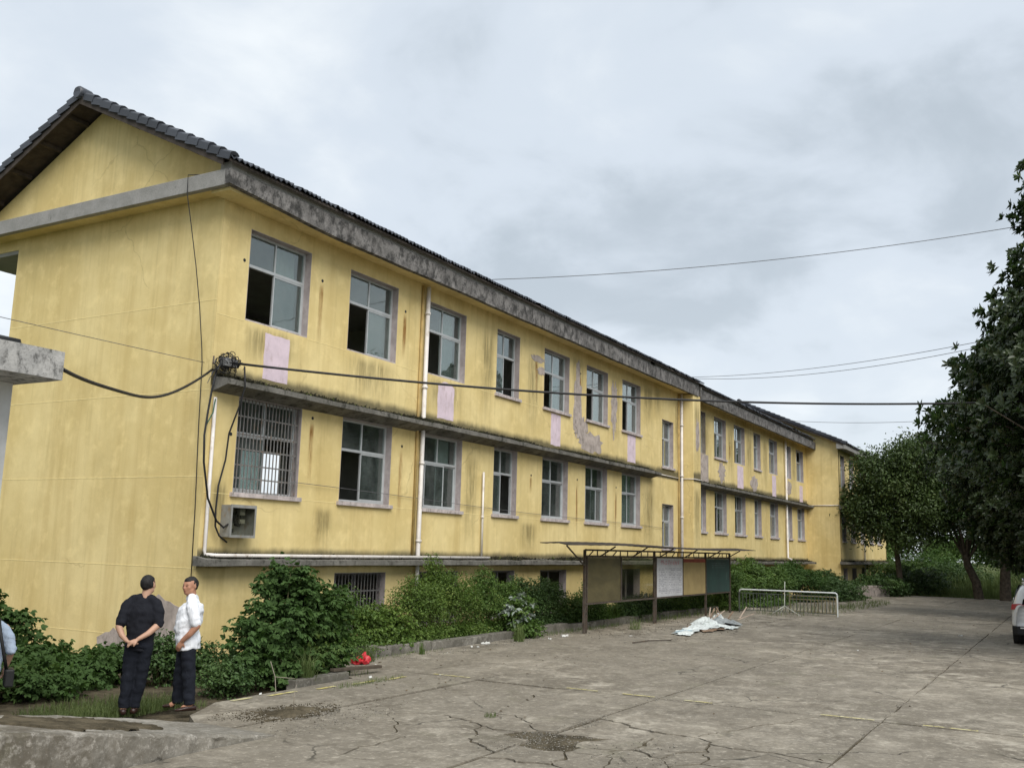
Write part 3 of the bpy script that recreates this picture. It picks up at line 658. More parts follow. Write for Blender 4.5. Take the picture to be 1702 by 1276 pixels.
def ragged(p, q, n, amp):
    """points from p towards q (q left out) with a broken outline"""
    out = [p]
    for i in range(1, n):
        t = i/n; x = p[0]+(q[0]-p[0])*t; y = p[1]+(q[1]-p[1])*t; d = Vector((q[0]-p[0], q[1]-p[1])).normalized(); o = random.uniform(-amp, amp)
        out.append((x-d.y*o, y+d.x*o))
    return out
def outline(poly, amp=.018, step=.45):
    out = []
    for i, p in enumerate(poly):
        q = poly[(i+1) % len(poly)]; n = max(1, int(math.hypot(q[0]-p[0], q[1]-p[1])/step)); out += ragged(p, q, n, amp)
    return out
def clip(poly, px, py, nx, ny):
    out = []; n = len(poly)
    for i in range(n):
        a, b = poly[i], poly[(i+1)%n]; da = (a[0]-px)*nx+(a[1]-py)*ny; db = (b[0]-px)*nx+(b[1]-py)*ny
        if da <= 0: out.append(a)
        if da*db < 0: t = da/(da-db); out.append((a[0]+(b[0]-a[0])*t, a[1]+(b[1]-a[1])*t))
    return out
def shrink(poly, g):
    cx = sum(p[0] for p in poly)/len(poly); cy = sum(p[1] for p in poly)/len(poly); out = []
    for x, y in poly:
        d = math.hypot(x-cx, y-cy) or 1; out.append((x-(x-cx)/d*g, y-(y-cy)/d*g))
    return out
def warp(x, y):
    k = .045; dx = math.sin(x*5.1+y*3.7)+.7*math.sin(x*11.3-y*9.1+1)+.5*math.sin(x*23+y*19+2); dy = math.sin(x*4.3-y*5.9+2)+.7*math.sin(x*9.7+y*12.1)+.5*math.sin(x*21-y*25)
    e = min(1, max(0, min(x+4.40, 1.56-x)*4))*min(1, max(0, min(y+11.58, -5.17-y, abs(y+8.38))*4)); return (x+dx*k*e, y+dy*k*e)
def fragments(poly, seeds, gap, drop, skip=()):
    for i, s in enumerate(seeds):
        c = poly
        for j, o in enumerate(seeds):
            if i == j or not c: continue
            c = clip(c, (s[0]+o[0])/2, (s[1]+o[1])/2, o[0]-s[0], o[1]-s[1])
        if len(c) < 3 or i in skip: continue
        c = [warp(*p) for p in outline(c, 0, .10)]; c = shrink(c, random.uniform(*gap)); slab(c, random.uniform(*drop), 'slab_fragment')
G = .012
for j in range(len(YS)-1):
    for i in range(len(XS)-1):
        x0, x1, y1, y0 = XS[i]+G, XS[i+1]-G, YS[j]-G, YS[j+1]+G
        far = x0 > 20
        if i == 2 and j == 0: poly = [(x0,y0),(x1,y0),(x1,-5.9),(x0,-5.9)]
        elif i < 2 and j == 0: poly = [(x0,y0),(x1,y0),(x1,-5.9),(x0,-5.9)]
        else: poly = [(x0,y0),(x1,y0),(x1,y1),(x0,y1)]
        if i == 3 and j in (0, 1):          # the slabs in front have gone to pieces
            r = random.Random(5+j)
            if j == 0: seeds = [(-3.4,-6.3),(-.4,-6.2),(-3.3,-7.8),(-2.45,-7.35),(-1.8,-7.75),(-1.45,-8.12),(-.2,-7.6),(-2.75,-8.15),(-2.1,-8.2),(-2.2,-7.75)]
            else: seeds = [(-3.9,-8.9),(-3.1,-8.75),(-2.5,-8.75),(-2.05,-8.7),(-1.6,-8.65),(.0,-9.3),(-3.9,-9.9),(-2.95,-9.35),(-2.55,-9.25),(-2.2,-9.15),(-2.5,-9.6),(-2.25,-9.85),(-2.75,-9.85),(-2.35,-10.2),(-2.6,-10.55),(-2.2,-10.6),(-.6,-10.9),(-3.6,-10.9)]
            fragments(poly, seeds, (.008,.028), (-.016,.004), skip=(8,) if j == 0 else (2,3))
        else: slab(poly if far else outline(poly), random.uniform(-.005,.004))
for i in range(3, len(XS)-1):
    x0, x1 = XS[i]+G, XS[i+1]-G
    if i == 3: poly = [(-4.38,-5.15+G),(x1,-5.15+G),(x1,-1.95),(1.02,-1.9),(.35,-3.50),(-2.8,-3.62),(-3.7,-4.12),(-4.05,-4.6)]
    else: poly = [(x0,-5.15+G),(x1,-5.15+G),(x1,-1.9+random.uniform(-.06,.06)),(x0,-1.9+random.uniform(-.06,.06))]
    slab(outline(poly), random.uniform(-.004,.003))
# gravel and crumbled cement where slabs are missing, and drifts of grit along the joints
t = NT('loose_grit'); ri = t.n('ShaderNodeNewGeometry').outputs['Random Per Island']
M_grit = t.done(t.bsdf(t.mix(ri, (.11,.10,.08), (.34,.32,.28)), .95, None, .1))
def stones(name, label, spots, parent=None, mat=None, cat='gravel'):
    base = np.array([(1,0,0),(-1,0,0),(0,1,0),(0,-1,0),(0,0,1),(0,0,-1)], float); fcs = np.array([(0,2,4),(2,1,4),(1,3,4),(3,0,4),(2,0,5),(1,2,5),(3,1,5),(0,3,5)])
    V = []; F = []; k = 0
    for (cx, cy, rx, ry, n, smin, smax, z) in spots:
        for _ in range(n):
            a = random.uniform(0, 6.28); q = random.random()**.6; s = smin+(smax-smin)*random.random()**3
            p = np.array((cx+rx*q*math.cos(a), cy+ry*q*math.sin(a), z+s*.2)); v = base*np.array((s*random.uniform(.7,1.3), s*random.uniform(.7,1.3), s*random.uniform(.4,.7)))
            an = random.uniform(0, 6.28); c, s2 = math.cos(an), math.sin(an); v = v@np.array([(c,-s2,0),(s2,c,0),(0,0,1)]); V.append(v+p); F.append(fcs+k); k += 6
    o = link(name, polymesh(name, np.concatenate(V), np.concatenate(F)), mat or M_grit, parent); o['kind'] = 'stuff'
    if label: tag(o, label, cat)
    return o
stones('gravel', 'loose gravel and crumbled cement in the broken slabs up front',
       [(-2.3,-8.5,.8,.5,900,.003,.014,-.022),(-1.95,-8.15,.5,.35,500,.003,.013,-.02),(-2.9,-8.4,.5,.4,400,.003,.012,.0),(-2.7,-5.1,.55,.45,900,.003,.016,0),(-3.0,-5.9,1.2,.35,500,.003,.012,0),
        (-2.4,-9.6,.9,.7,260,.003,.014,0),(-1.2,-8.4,.9,.16,260,.003,.012,0),(4,-8.38,9,.07,500,.003,.014,0),(2,-11.6,8,.08,350,.003,.014,0),(1.58,-9,.09,4.5,300,.003,.012,0),
        (2.6,-2.5,2.2,.5,350,.003,.015,0),(8,-2.3,5,.5,700,.003,.02,0),(14,-3.2,4,1.2,700,.004,.022,0),(4,-7,7,4,200,.003,.010,0),(12,-10,9,4,120,.005,.014,0)])
# low heap of dirt on the left
m = MB(); n = 26; vs = []; fs = []
for i in range(n+1):
    for j in range(n+1):
        u, v = i/n*2-1, j/n*2-1; d = math.hypot(u, v)*1.15+.32*math.sin(u*5+v*9)*math.sin(v*7-u*4+1)+random.uniform(-.12,.12); h = max(0, (1-d))**1.1*.045
        vs.append((-2.75+u*.75, -4.95+v*.42, h-.012+random.uniform(0,.008)*(h > .01)))
fs = [(i*(n+1)+j,(i+1)*(n+1)+j,(i+1)*(n+1)+j+1,i*(n+1)+j+1) for i in range(n) for j in range(n)]
m.add(vs, fs, True); tag(m.build('dirt_heap', M_soil), 'small heap of brown dirt on the concrete near the two men', 'dirt', kind='stuff')
stones('dirt_crumb', 'brown crumbs of earth scattered round the dirt heap', [(-2.75,-4.95,.85,.5,1500,.004,.018,0),(-2.4,-5.3,1.5,.7,500,.003,.012,0),(-3.2,-4.6,.6,.3,400,.003,.012,0)], None, M_soil, 'dirt')
# worn yellow dashes painted along the joint
t = NT('worn_yellow_paint'); tr = t.n('ShaderNodeBsdfTransparent'); pb = t.bsdf(t.mix(t.rng(t.noise(t.pos(), 3, 5), .3, .7), (.55,.47,.16), (.60,.56,.34)), .85)
mx = t.n('ShaderNodeMixShader'); t.put(mx.inputs[0], t.rng(t.noise(t.pos(), 9, 7, .75), .36, .56)); t.t.links.new(tr.outputs[0], mx.inputs[1]); t.t.links.new(pb, mx.inputs[2]); M_ypaint = t.done(mx.outputs[0])
y = -4.2
while y > -14.5:
    L = random.uniform(.35,.75)
    if random.random() < .85:
        m = MB(); m.box(1.64, 1.69, y-L, y, .0075, .009); m.build('painted_dash', M_ypaint, YARD)
    y -= L+random.uniform(.3,.65)
x = -2.6
while x < 1.2:
    L = random.uniform(.3,.6); m = MB(); m.box(x, x+L, -4.02-.1*x, -3.95-.1*x, .0075, .009); m.build('painted_dash', M_ypaint, YARD); x += L+random.uniform(.2,.5)

# ramp up to the neighbouring building
def hsh(x, y): return .5*math.sin(x*7.3+y*3.1)+.3*math.sin(x*17.1-y*11.7+1)+.2*math.sin(x*41+y*37+2)
m = MB(); n = 110; vs = []; fs = []; K = 14
for i in range(n+1):
    x = -4.0-6.5*i/n; z = .15*(-4.0-x); yb = -4.58+.6*min(1, i/16) if i < 17 else -3.97; q = min(1, i/8)
    vs.append((x, -5.88+.012*q*hsh(x,9), -.1)); vs.append((x, -5.875+.02*q*hsh(x*1.3,3), z*.5)); ch = .02+.03*abs(hsh(x*1.7,5))
    vs.append((x, -5.87+.02*q*hsh(x,1), z-ch*q)); vs.append((x, -5.865+.035*q+.03*q*hsh(x,2), z-.004))
    for k in range(K-5):
        t = (k+1)/(K-5); y = -5.83+(yb+5.83)*t; vs.append((x, y, z+.010*q*hsh(x*.8,y*1.2)-(.03*q if t == 1 else 0)))
    vs.append((x, yb+.05, -.14))
for i in range(n):
    for a in range(K-1): fs.append((i*K+a, i*K+a+1, (i+1)*K+a+1, (i+1)*K+a))
m.add(vs, fs); m.f.append(tuple(range(K-1,-1,-1))); m.sm.append(False)
M_ramp = ground_mat('ramp_concrete', (.29,.268,.225), (.10,.086,.064), (.48,.45,.40), (.11,.105,.065))
tag(m.build('ramp', M_ramp), 'low broken concrete ramp in the left corner', 'ramp', kind='structure')
# dry brown earth lying on the ramp
m = MB(); n = 30; vs = []; fs = []
for i in range(n+1):
    for j in range(n+1):
        u, v = i/n*2-1, j/n*2-1; x = -6.1+u*1.0; y = -5.05+v*.62; d = math.hypot(u, v)+.22*hsh(x*1.2,y*1.5); vs.append((x, y, .15*(-4.0-x)+.010*hsh(x*.8,y*1.2)+(.016 if d < .92 else -.05)+random.uniform(0,.006)))
fs = [(i*(n+1)+j,(i+1)*(n+1)+j,(i+1)*(n+1)+j+1,i*(n+1)+j+1) for i in range(n) for j in range(n)]
m.add(vs, fs); tag(m.build('dirt', M_soil), 'thin spread of dry brown earth on the ramp', 'dirt', kind='stuff')

# planter kerb along the building
KERB = empty('planter_kerb', (10,-1.75,0)); tag(KERB, 'low crumbling concrete kerb in front of the shrubs', 'kerb')
x = 1.2
while x < 24:
    L = random.uniform(1.6,2.6); h = random.uniform(.15,.21) if x > 1.5 else .22; m = MB()
    j = random.uniform(-.04,.04); m.prism(outline([(x,-1.86+j),(x+L-.02,-1.86+j+random.uniform(-.03,.03)),(x+L-.02,-1.60),(x,-1.60)], .012, .5), -.13, h); m.build('kerb_stone', M_kerb, KERB, bevel=.012); x += L
m = MB(); m.prism(outline([(-1.05,-3.5),(.30,-3.44),(.95,-1.95),(.95,-1.72),(.7,-1.72),(.1,-3.25),(-1.05,-3.3)], .01, .4), -.13, .10); m.build('kerb_stone', M_kerb, KERB, bevel=.01)
# ------------------------------------------------------------------ foliage
def leaf_mat(name, a, b, young=None, rough=.55, trans=.22, back=None, spec=.35, patch_scale=1.1):
    t = NT(name); g = t.n('ShaderNodeNewGeometry'); ri = g.outputs['Random Per Island']
    nz = t.noise(t.pos(), patch_scale, 4, .6)
    c = t.mix(t.math('ADD', t.math('MULTIPLY', ri, .6), t.math('MULTIPLY', t.rng(nz, .35, .65), .4)), a, b)
    if young: c = t.mix(t.rng(t.math('ADD', t.math('MULTIPLY', ri, .35), t.rng(nz, .45, .7, 0, .75)), .78, 1.0), c, young)
    if back: c = t.mix(t.math('MULTIPLY', g.outputs['Backfacing'], .6), c, back)
    p = t.bsdf(c, rough, None, spec); tl = t.n('ShaderNodeBsdfTranslucent'); t.put(tl.inputs[0], t.mix(.5, c, b))
    m = t.n('ShaderNodeMixShader'); m.inputs[0].default_value = trans; t.t.links.new(p, m.inputs[1]); t.t.links.new(tl.outputs[0], m.inputs[2]); return t.done(m.outputs[0])
M_bark = simple('rough_bark', (.085,.07,.055), .95, .35, 7, .7, 25, .1)
M_stem = simple('green_brown_stem', (.10,.095,.05), .9, .3, 7, .3, 25, .1)
L_mulb = leaf_mat('mulberry_leaf', (.028,.070,.014), (.082,.150,.032), (.15,.21,.05), .7, .28, (.075,.125,.045), .15)
L_bush = leaf_mat('small_bush_leaf', (.045,.095,.018), (.12,.195,.042), (.20,.26,.06), .5, .28)
L_bush2 = leaf_mat('yellow_green_leaf', (.060,.115,.020), (.16,.235,.048), (.24,.29,.075), .5, .3)
L_dark = leaf_mat('dark_bush_leaf', (.032,.070,.019), (.085,.145,.040), None, .5, .2)
L_pale = leaf_mat('silvery_leaf', (.14,.18,.14), (.40,.45,.40), (.62,.66,.62), .6, .2)
L_mag = leaf_mat('magnolia_leaf', (.024,.050,.016), (.058,.104,.027), (.16,.20,.05), .36, .10, (.040,.048,.020), .45, .8)
L_cam = leaf_mat('camphor_leaf', (.034,.062,.016), (.082,.122,.032), (.12,.155,.045), .45, .25, None, .4, .5)
L_grass = leaf_mat('grass_blade', (.060,.095,.025), (.15,.19,.065), (.26,.24,.12), .6, .3, None, .3, .9)
L_reed = leaf_mat('tall_pale_grass', (.085,.13,.035), (.17,.22,.075), (.26,.27,.12), .6, .3, None, .3, .3)

def unit(v): return v/np.maximum(np.linalg.norm(v, axis=-1, keepdims=True), 1e-9)
def leaves(pos, d, nrm, L, Wd, fold=.25, droop=.15):
    """two-sided folded leaves, six corners and two quads each"""
    d = unit(d); s = unit(np.cross(d, nrm)); n = np.cross(s, d); L = L[:,None]; Wd = Wd[:,None]
    b = pos; t = pos+d*L-n*L*droop
    l1 = pos+d*L*.32+s*Wd*.5+n*Wd*fold; l2 = pos+d*L*.72+s*Wd*.40+n*(Wd*fold*.8-L*droop*.45)
    r1 = pos+d*L*.32-s*Wd*.5+n*Wd*fold; r2 = pos+d*L*.72-s*Wd*.40+n*(Wd*fold*.8-L*droop*.45)
    co = np.stack([b,l1,l2,t,r2,r1],1).reshape(-1,3); k = np.arange(len(pos))[:,None]*6
    return co, np.concatenate([k+np.array([[0,3,2,1]]), k+np.array([[0,5,4,3]])])
def rand_dirs(n): return unit(rng.normal(size=(n,3)))
def cloud_leaves(blobs, n, L, Wd, per=10, spread=.13, lobes=1, shell=.38, upbias=.5, minz=None):
    """leaves in sprays of `per`, scattered through the outer part of the blobs"""
    vol = np.array([b[3]*b[4]*b[5] for b in blobs])**(.72); pick = rng.choice(len(blobs), n//per, p=vol/vol.sum()); bl = np.array(blobs)[pick]
    d = rand_dirs(len(pick)); rad = rng.uniform(0, 1, (len(pick),1))**shell; out = d.copy()
    c = bl[:,:3]+d*bl[:,3:6]*rad*rng.uniform(.82,1.12,(len(pick),1))
    c = np.repeat(c, per, 0); o = np.repeat(out, per, 0); jit = rng.normal(0, spread, c.shape); p = c+jit
    dirs = o*.55+rand_dirs(len(p))*.75+np.array((0,0,-.12)); nr = np.array((0,0,1.0))*upbias+o*.45+rand_dirs(len(p))*.65
    ln = L*rng.uniform(.6,1.25,len(p)); wd = Wd*rng.uniform(.7,1.2,len(p))
    if minz is not None:
        k = p[:,2] > minz; p, dirs, nr, ln, wd, o = p[k], dirs[k], nr[k], ln[k], wd[k], o[k]
    if lobes == 1: return leaves(p, dirs, nr, ln, wd)
    co, fc, off = [], [], 0
    s = unit(np.cross(unit(dirs), nr))
    for a, sc in ((0,1.0),(.75,.78),(-.75,.78)):
        dd = unit(dirs)*math.cos(a)+s*math.sin(a); a1, f1 = leaves(p, dd, nr, ln*sc, wd*.62*sc, .15, .2); co.append(a1); fc.append(f1+off); off += len(a1)
    return np.concatenate(co), np.concatenate(fc)
def spray_leaves(blobs, base, nb, per, L, Wd, lobes=1, sub=3):
    """arching shoots from the base out through the blobs, leaves in two ranks along them"""
    bl_ = np.array(blobs); vol = (bl_[:,3]*bl_[:,4]*bl_[:,5])**.72; pick = rng.choice(len(blobs), nb, p=vol/vol.sum()); q = bl_[pick]; d = rand_dirs(nb); d[:,2] = np.abs(d[:,2])*.9-.12
    tip = q[:,:3]+d*q[:,3:6]*rng.uniform(.85,1.28,(nb,1)); c = q[:,:3]*.75+np.array(base)*.25; ctrl = c*.45+tip*.55; ctrl[:,2] = np.maximum(ctrl[:,2], tip[:,2])+rng.uniform(.0,.22,nb)*q[:,5]
    t = np.tile(np.linspace(.30,1,per), (nb,1))[:,:,None]; c0, c1, c2 = c[:,None], ctrl[:,None], tip[:,None]
    P = (1-t)**2*c0+2*t*(1-t)*c1+t*t*c2; T = unit(2*(1-t)*(c1-c0)+2*t*(c2-c1)); S = unit(np.cross(T, np.array((0,0,1.0)))+1e-6); side = np.where(np.arange(per)%2 == 0, 1, -1)[None,:,None]
    P = (P+rng.normal(0,.02,P.shape)).reshape(-1,3); D = (S*side*.85+T*.5+np.array((0,0,-.28))+rng.normal(0,.18,T.shape)).reshape(-1,3); Nn = np.tile((0,0,1.0),(len(P),1))+rng.normal(0,.42,P.shape)
    ln = L*rng.uniform(.65,1.2,len(P)); wd = Wd*rng.uniform(.75,1.15,len(P)); k = P[:,2] > -.1; P, D, Nn, ln, wd = P[k], D[k], Nn[k], ln[k], wd[k]
    if lobes == 1: return leaves(P, D, Nn, ln, wd)
    co, fc, off = [], [], 0; s = unit(np.cross(unit(D), Nn))
    for a, sc in ((0,1.0),(.75,.78),(-.75,.78)):
        dd = unit(D)*math.cos(a)+s*math.sin(a); a1, f1 = leaves(P, dd, Nn, ln*sc, wd*.62*sc, .12, .2); co.append(a1); fc.append(f1+off); off += len(a1)
    return np.concatenate(co), np.concatenate(fc)
def stems(base, blobs, n, r0, parent, mat, rise=.35):
    m = MB()
    for i in range(n):
        b = blobs[i % len(blobs)]; d = rand_dirs(1)[0]; tip = Vector((b[0]+d[0]*b[3]*.8, b[1]+d[1]*b[4]*.8, b[2]+abs(d[2])*b[5]*.75)); p = Vector(base)+Vector((random.uniform(-.12,.12), random.uniform(-.12,.12), 0))
        mid = p.lerp(tip, .5)+Vector((0,0,rise*(tip-p).length*.25)); m.tube([p, p.lerp(mid,.5)+Vector((0,0,.03)), mid, mid.lerp(tip,.55), tip], [r0, r0*.85, r0*.6, r0*.4, r0*.15], 5, False)
    return m.build('stem', mat, parent)
def shrub(name, label, base, blobs, n, L, Wd, mat, cat='shrub', group='shrubs along the foot of the building', nst=9, r0=.02, lobes=1, per=9, spread=.10, shell=.38, minz=-.12):
    o = empty(name, base); tag(o, label, cat, group)
    if cat == 'shrub' and base[0] > 1.0 and base[0] < 42: blobs = list(blobs)+[(b[0], b[1]-.22, .14, b[3]*1.05, b[4]*.75, .32) for b in blobs if b[2] < 1.0]; n = int(n*1.35)
    inner = [(b[0],b[1],b[2]-.06*b[5],b[3]*.84,b[4]*.84,b[5]*.84) for b in blobs]
    co, fc = cloud_leaves(inner, int(n*.55), L*.92, Wd*.92, per, spread*.8, lobes, shell*1.3, minz=minz)
    pr = 12; c2, f2 = spray_leaves(blobs, base, max(6, int(n*.62/pr)), pr, L, Wd, lobes); fc = np.concatenate([fc, f2+len(co)]); co = np.concatenate([co, c2]); f = link('foliage', polymesh('foliage', co, fc), mat, o); f.location = -W[o.name]; f['kind'] = 'stuff'
    stems(base, blobs, nst, r0, o, M_stem); return o
def bl(x, y, z, rx, ry=None, rz=None): return (x, y, z, rx, ry or rx, rz or rx)
GZ = -.11
shrub('mulberry_shrub', 'big broad-leaved shrub right behind the man in white', (-.4,-2.55,GZ), [bl(-.55,-2.6,.75,.75,.6,.62),bl(.25,-2.5,1.0,.85,.6,.70),bl(-.2,-2.4,1.45,.62,.5,.42),bl(.75,-2.4,.65,.55,.5,.45),bl(-1.15,-2.7,.45,.5,.45,.42),bl(.2,-2.9,.25,.8,.4,.3),bl(-.9,-3.0,.1,.55,.35,.25)], 6200, .115, .10, L_mulb, nst=14, r0=.028, lobes=3, per=7, spread=.10)
shrub('leafy_shrub', 'low dense green shrub between the broad-leaved shrub and the tall pointed one', (2.4,-1.1,GZ), [bl(1.9,-1.2,.62,.9,.55,.66),bl(2.9,-1.1,.75,.85,.55,.68),bl(1.3,-1.5,.3,.6,.45,.42),bl(2.4,-1.6,.25,.8,.4,.35)], 10000, .055, .032, L_bush)
shrub('mulberry_shrub', 'broad-leaved young shrub under the barred basement window', (3.7,-1.2,GZ), [bl(3.6,-1.25,.50,.6,.45,.50),bl(4.3,-1.3,.45,.6,.45,.5)], 4200, .08, .06, L_bush2)
shrub('tall_shrub', 'tall pointed yellow-green shrub reaching the lower ledge', (6.4,-1.0,GZ), [bl(5.5,-1.1,.80,1.0,.6,.72),bl(6.8,-1.0,.95,1.0,.6,.76),bl(6.5,-.95,1.25,.5,.4,.5),bl(6.35,-.9,1.72,.22,.2,.36),bl(5.2,-1.2,1.15,.3,.25,.45),bl(7.6,-1.0,.8,.6,.45,.6)], 17000, .058, .03, L_bush2, nst=16)
shrub('leafy_shrub', 'upright green shrub just left of the silvery-leaved plant', (8.6,-.95,GZ), [bl(8.4,-1.0,.75,.75,.5,.7),bl(8.7,-.85,1.3,.4,.35,.45),bl(9.6,-1.0,.75,.7,.5,.65)], 10500, .06, .032, L_bush, nst=12)
_b = [bl(8.85,-1.75,.55,.42,.35,.42),bl(9.35,-1.7,.75,.42,.35,.35),bl(9.15,-1.9,.35,.4,.3,.28)]
_o = shrub('silver_leaved_shrub', 'shrub with drooping silvery white leaves in front of the kerb', (9.0,-1.75,GZ), _b, 1300, .10, .055, L_bush, per=6, nst=10)
_c, _f = spray_leaves(_b, (9.0,-1.9,.1), 26, 9, .15, .075); _p = link('pale_leaf', polymesh('pale_leaf', _c, _f), L_pale, _o); _p.location = -W[_o.name]; _p['kind'] = 'stuff'
shrub('leafy_shrub', 'dark green shrub between the silvery plant and the notice board', (11.1,-1.1,GZ), [bl(10.7,-1.1,.65,.8,.55,.65),bl(11.6,-1.0,.75,.8,.55,.7),bl(10.3,-.9,1.1,.4,.35,.4),bl(12.2,-1.0,.9,.5,.4,.5)], 12000, .06, .034, L_dark, nst=12)
shrub('leafy_shrub', 'shrub behind the brown glass end of the notice board', (13.6,-1.1,GZ), [bl(13.2,-1.1,.45,.9,.5,.5),bl(14.6,-1.1,.5,.9,.5,.55),bl(15.2,-.9,1.0,.4,.35,.45)], 8000, .065, .036, L_bush, nst=12)
shrub('leafy_shrub', 'dark shrub under the poster of the notice board', (17.4,-1.3,GZ), [bl(16.8,-1.4,.35,.8,.5,.42),bl(18.2,-1.3,.4,.9,.5,.45),bl(19.6,-1.2,.4,.8,.5,.45)], 7000, .07, .038, L_dark, nst=10)
shrub('leafy_shrub', 'shrub under the green panel of the notice board', (21.8,-1.3,GZ), [bl(21.0,-1.3,.4,.9,.5,.45),bl(22.6,-1.2,.45,.9,.6,.5),bl(23.8,-1.3,.5,.7,.6,.6)], 6500, .08, .042, L_bush, nst=10)
shrub('leafy_shrub', 'rounded shrub right beside the green panel of the notice board', (26.4,-1.9,GZ), [bl(25.8,-1.9,.8,1.0,.8,.8),bl(27.4,-1.6,1.0,1.1,.8,.8)], 6800, .10, .05, L_bush, nst=9)
shrub('leafy_shrub', 'widest shrub behind the white-topped railing', (30.5,-2.2,GZ), [bl(29.4,-2.0,.9,1.3,.9,.9),bl(31.4,-2.2,.9,1.4,.9,.85),bl(30.2,-1.4,1.5,.9,.7,.6)], 8000, .12, .055, L_bush, nst=9)
shrub('leafy_shrub', 'dark shrub under the downpipe of the middle block', (35.0,-2.4,GZ), [bl(34.0,-2.0,1.0,1.5,.9,.9),bl(36.2,-2.5,.9,1.5,1.0,.8),bl(37.5,-1.6,1.2,1.2,.8,.8)], 7000, .14, .06, L_mulb, nst=8)
shrub('leafy_shrub', 'shrub spilling onto the yard at the far end of the railing', (39.0,-3.6,GZ), [bl(38.0,-3.4,.6,1.5,1.0,.65),bl(40.0,-3.8,.5,1.4,.9,.55),bl(40.2,-2.6,.9,1.3,.9,.7)], 5600, .14, .06, L_dark, nst=8)
GL = 'plants along the gable wall'
shrub('mulberry_shrub', 'tall leafy shrub at the left picture edge against the gable', (-3.6,.9,GZ), [bl(-3.9,1.1,.75,.75,.6,.65),bl(-3.2,.8,.6,.7,.5,.5),bl(-3.5,1.0,1.2,.4,.3,.32),bl(-4.5,1.3,.5,.6,.5,.5)], 4200, .11, .10, L_mulb, lobes=3, per=7, group=GL, nst=10)
shrub('mulberry_shrub', 'spreading broad-leaved plant left of the man in black', (-2.6,.2,GZ), [bl(-2.9,.1,.22,.75,.55,.36),bl(-2.0,-.3,.18,.6,.45,.32),bl(-3.3,-.5,.15,.6,.4,.32),bl(-2.5,-.7,.1,.7,.4,.3)], 3800, .11, .10, L_mulb, lobes=3, per=7, group=GL, nst=10)
shrub('leafy_shrub', 'low dark plants in the gap between the two men', (-1.6,-1.2,GZ), [bl(-1.7,-1.2,.3,.6,.5,.42),bl(-1.2,-1.4,.2,.6,.5,.4)], 4200, .07, .045, L_dark, group=GL)
shrub('leafy_shrub', 'low dark plants at the feet of the man in white', (-1.9,-2.8,GZ), [bl(-1.9,-2.9,.12,.55,.4,.30),bl(-1.4,-2.6,.2,.5,.4,.3)], 3200, .06, .04, L_dark, group=GL)
shrub('mulberry_shrub', 'trailing broad-leaved plant at the foot of the left wall', (-4.3,-.8,GZ), [bl(-4.3,-.7,.15,.7,.6,.38),bl(-3.6,-1.2,.08,.6,.5,.28),bl(-4.9,-.4,.3,.5,.5,.5)], 2800, .09, .08, L_mulb, lobes=3, per=7, group=GL, nst=8)
FS = 'shrubs at the far end of the yard'
for i, (x,y,z,r,lab,mt) in enumerate([(47.5,-4.2,.5,1.3,'dark shrub at the foot of the far wing',L_dark),(52.5,-5.5,.7,1.7,'round dark shrub beside the slender yard tree',L_dark),(56.5,-3.8,.9,1.9,'green shrub before the far wing windows',L_bush),(58,-7.5,.9,2.0,'round bush between the two far trunks',L_dark),
                                  (60,-12.5,1.2,2.4,'bush behind the parked white car',L_bush),(66,-4.5,1.6,2.6,'tall bush beyond the far corner of the school',L_mulb)]):
    shrub('far_shrub', lab, (x,y,GZ), [bl(x,y,z,r,r,r*.7),bl(x+r*.6,y-.5,z*.8,r*.8,r*.8,r*.55),bl(x-.4,y+r*.5,z*1.1,r*.8,r*.7,r*.6)], 4200, .17, .085, mt, group=FS, nst=5, r0=.04, per=8, spread=.2)

# grasses
def blades(name, label, spots, mat, cat='grass', group=None, kind=None, parent=None):
    P = []
    for (cx, cy, rx, ry, n, h0, h1, wd, z, lean) in spots:
        a = rng.uniform(0, 2*math.pi, n); q = np.sqrt(rng.uniform(0,1,n)); x = cx+rx*q*np.cos(a); y = cy+ry*q*np.sin(a); h = rng.uniform(h0,h1,n)
        az = rng.uniform(0, 2*math.pi, n); ln = np.abs(rng.normal(0, lean, n))*h; sx, sy = -np.sin(az)*wd/2, np.cos(az)*wd/2; dx, dy = np.cos(az)*ln, np.sin(az)*ln
        b1 = np.c_[x-sx, y-sy, np.full(n,z)]; b2 = np.c_[x+sx, y+sy, np.full(n,z)]
        m1 = np.c_[x-sx*.8+dx*.35, y-sy*.8+dy*.35, z+h*.62]; m2 = np.c_[x+sx*.8+dx*.35, y+sy*.8+dy*.35, z+h*.62]
        tp = np.c_[x+dx, y+dy, z+h*(.96-.25*np.minimum(1,ln/h))]; tq = tp+np.c_[sx*.1, sy*.1, 0*sx]
        P += [np.stack([b1,b2,m2,m1],1).reshape(-1,3), np.stack([m1,m2,tq,tp],1).reshape(-1,3)]
    o = link(name, quadmesh(name, np.concatenate(P)), mat, parent)
    if label: tag(o, label, cat, group, kind)
    return o
blades('grass', 'short grass around the feet of the two men', [(-3.9,-2.7,1.2,.6,2600,.06,.22,.008,-.1,.5),(-3.9,-3.15,.9,.3,1500,.05,.18,.008,-.05,.5),(-4.9,-3.2,.8,.4,800,.05,.2,.008,-.1,.5),(-3.35,-3.75,.25,.12,160,.04,.12,.006,0,.5)], L_grass, kind='stuff')
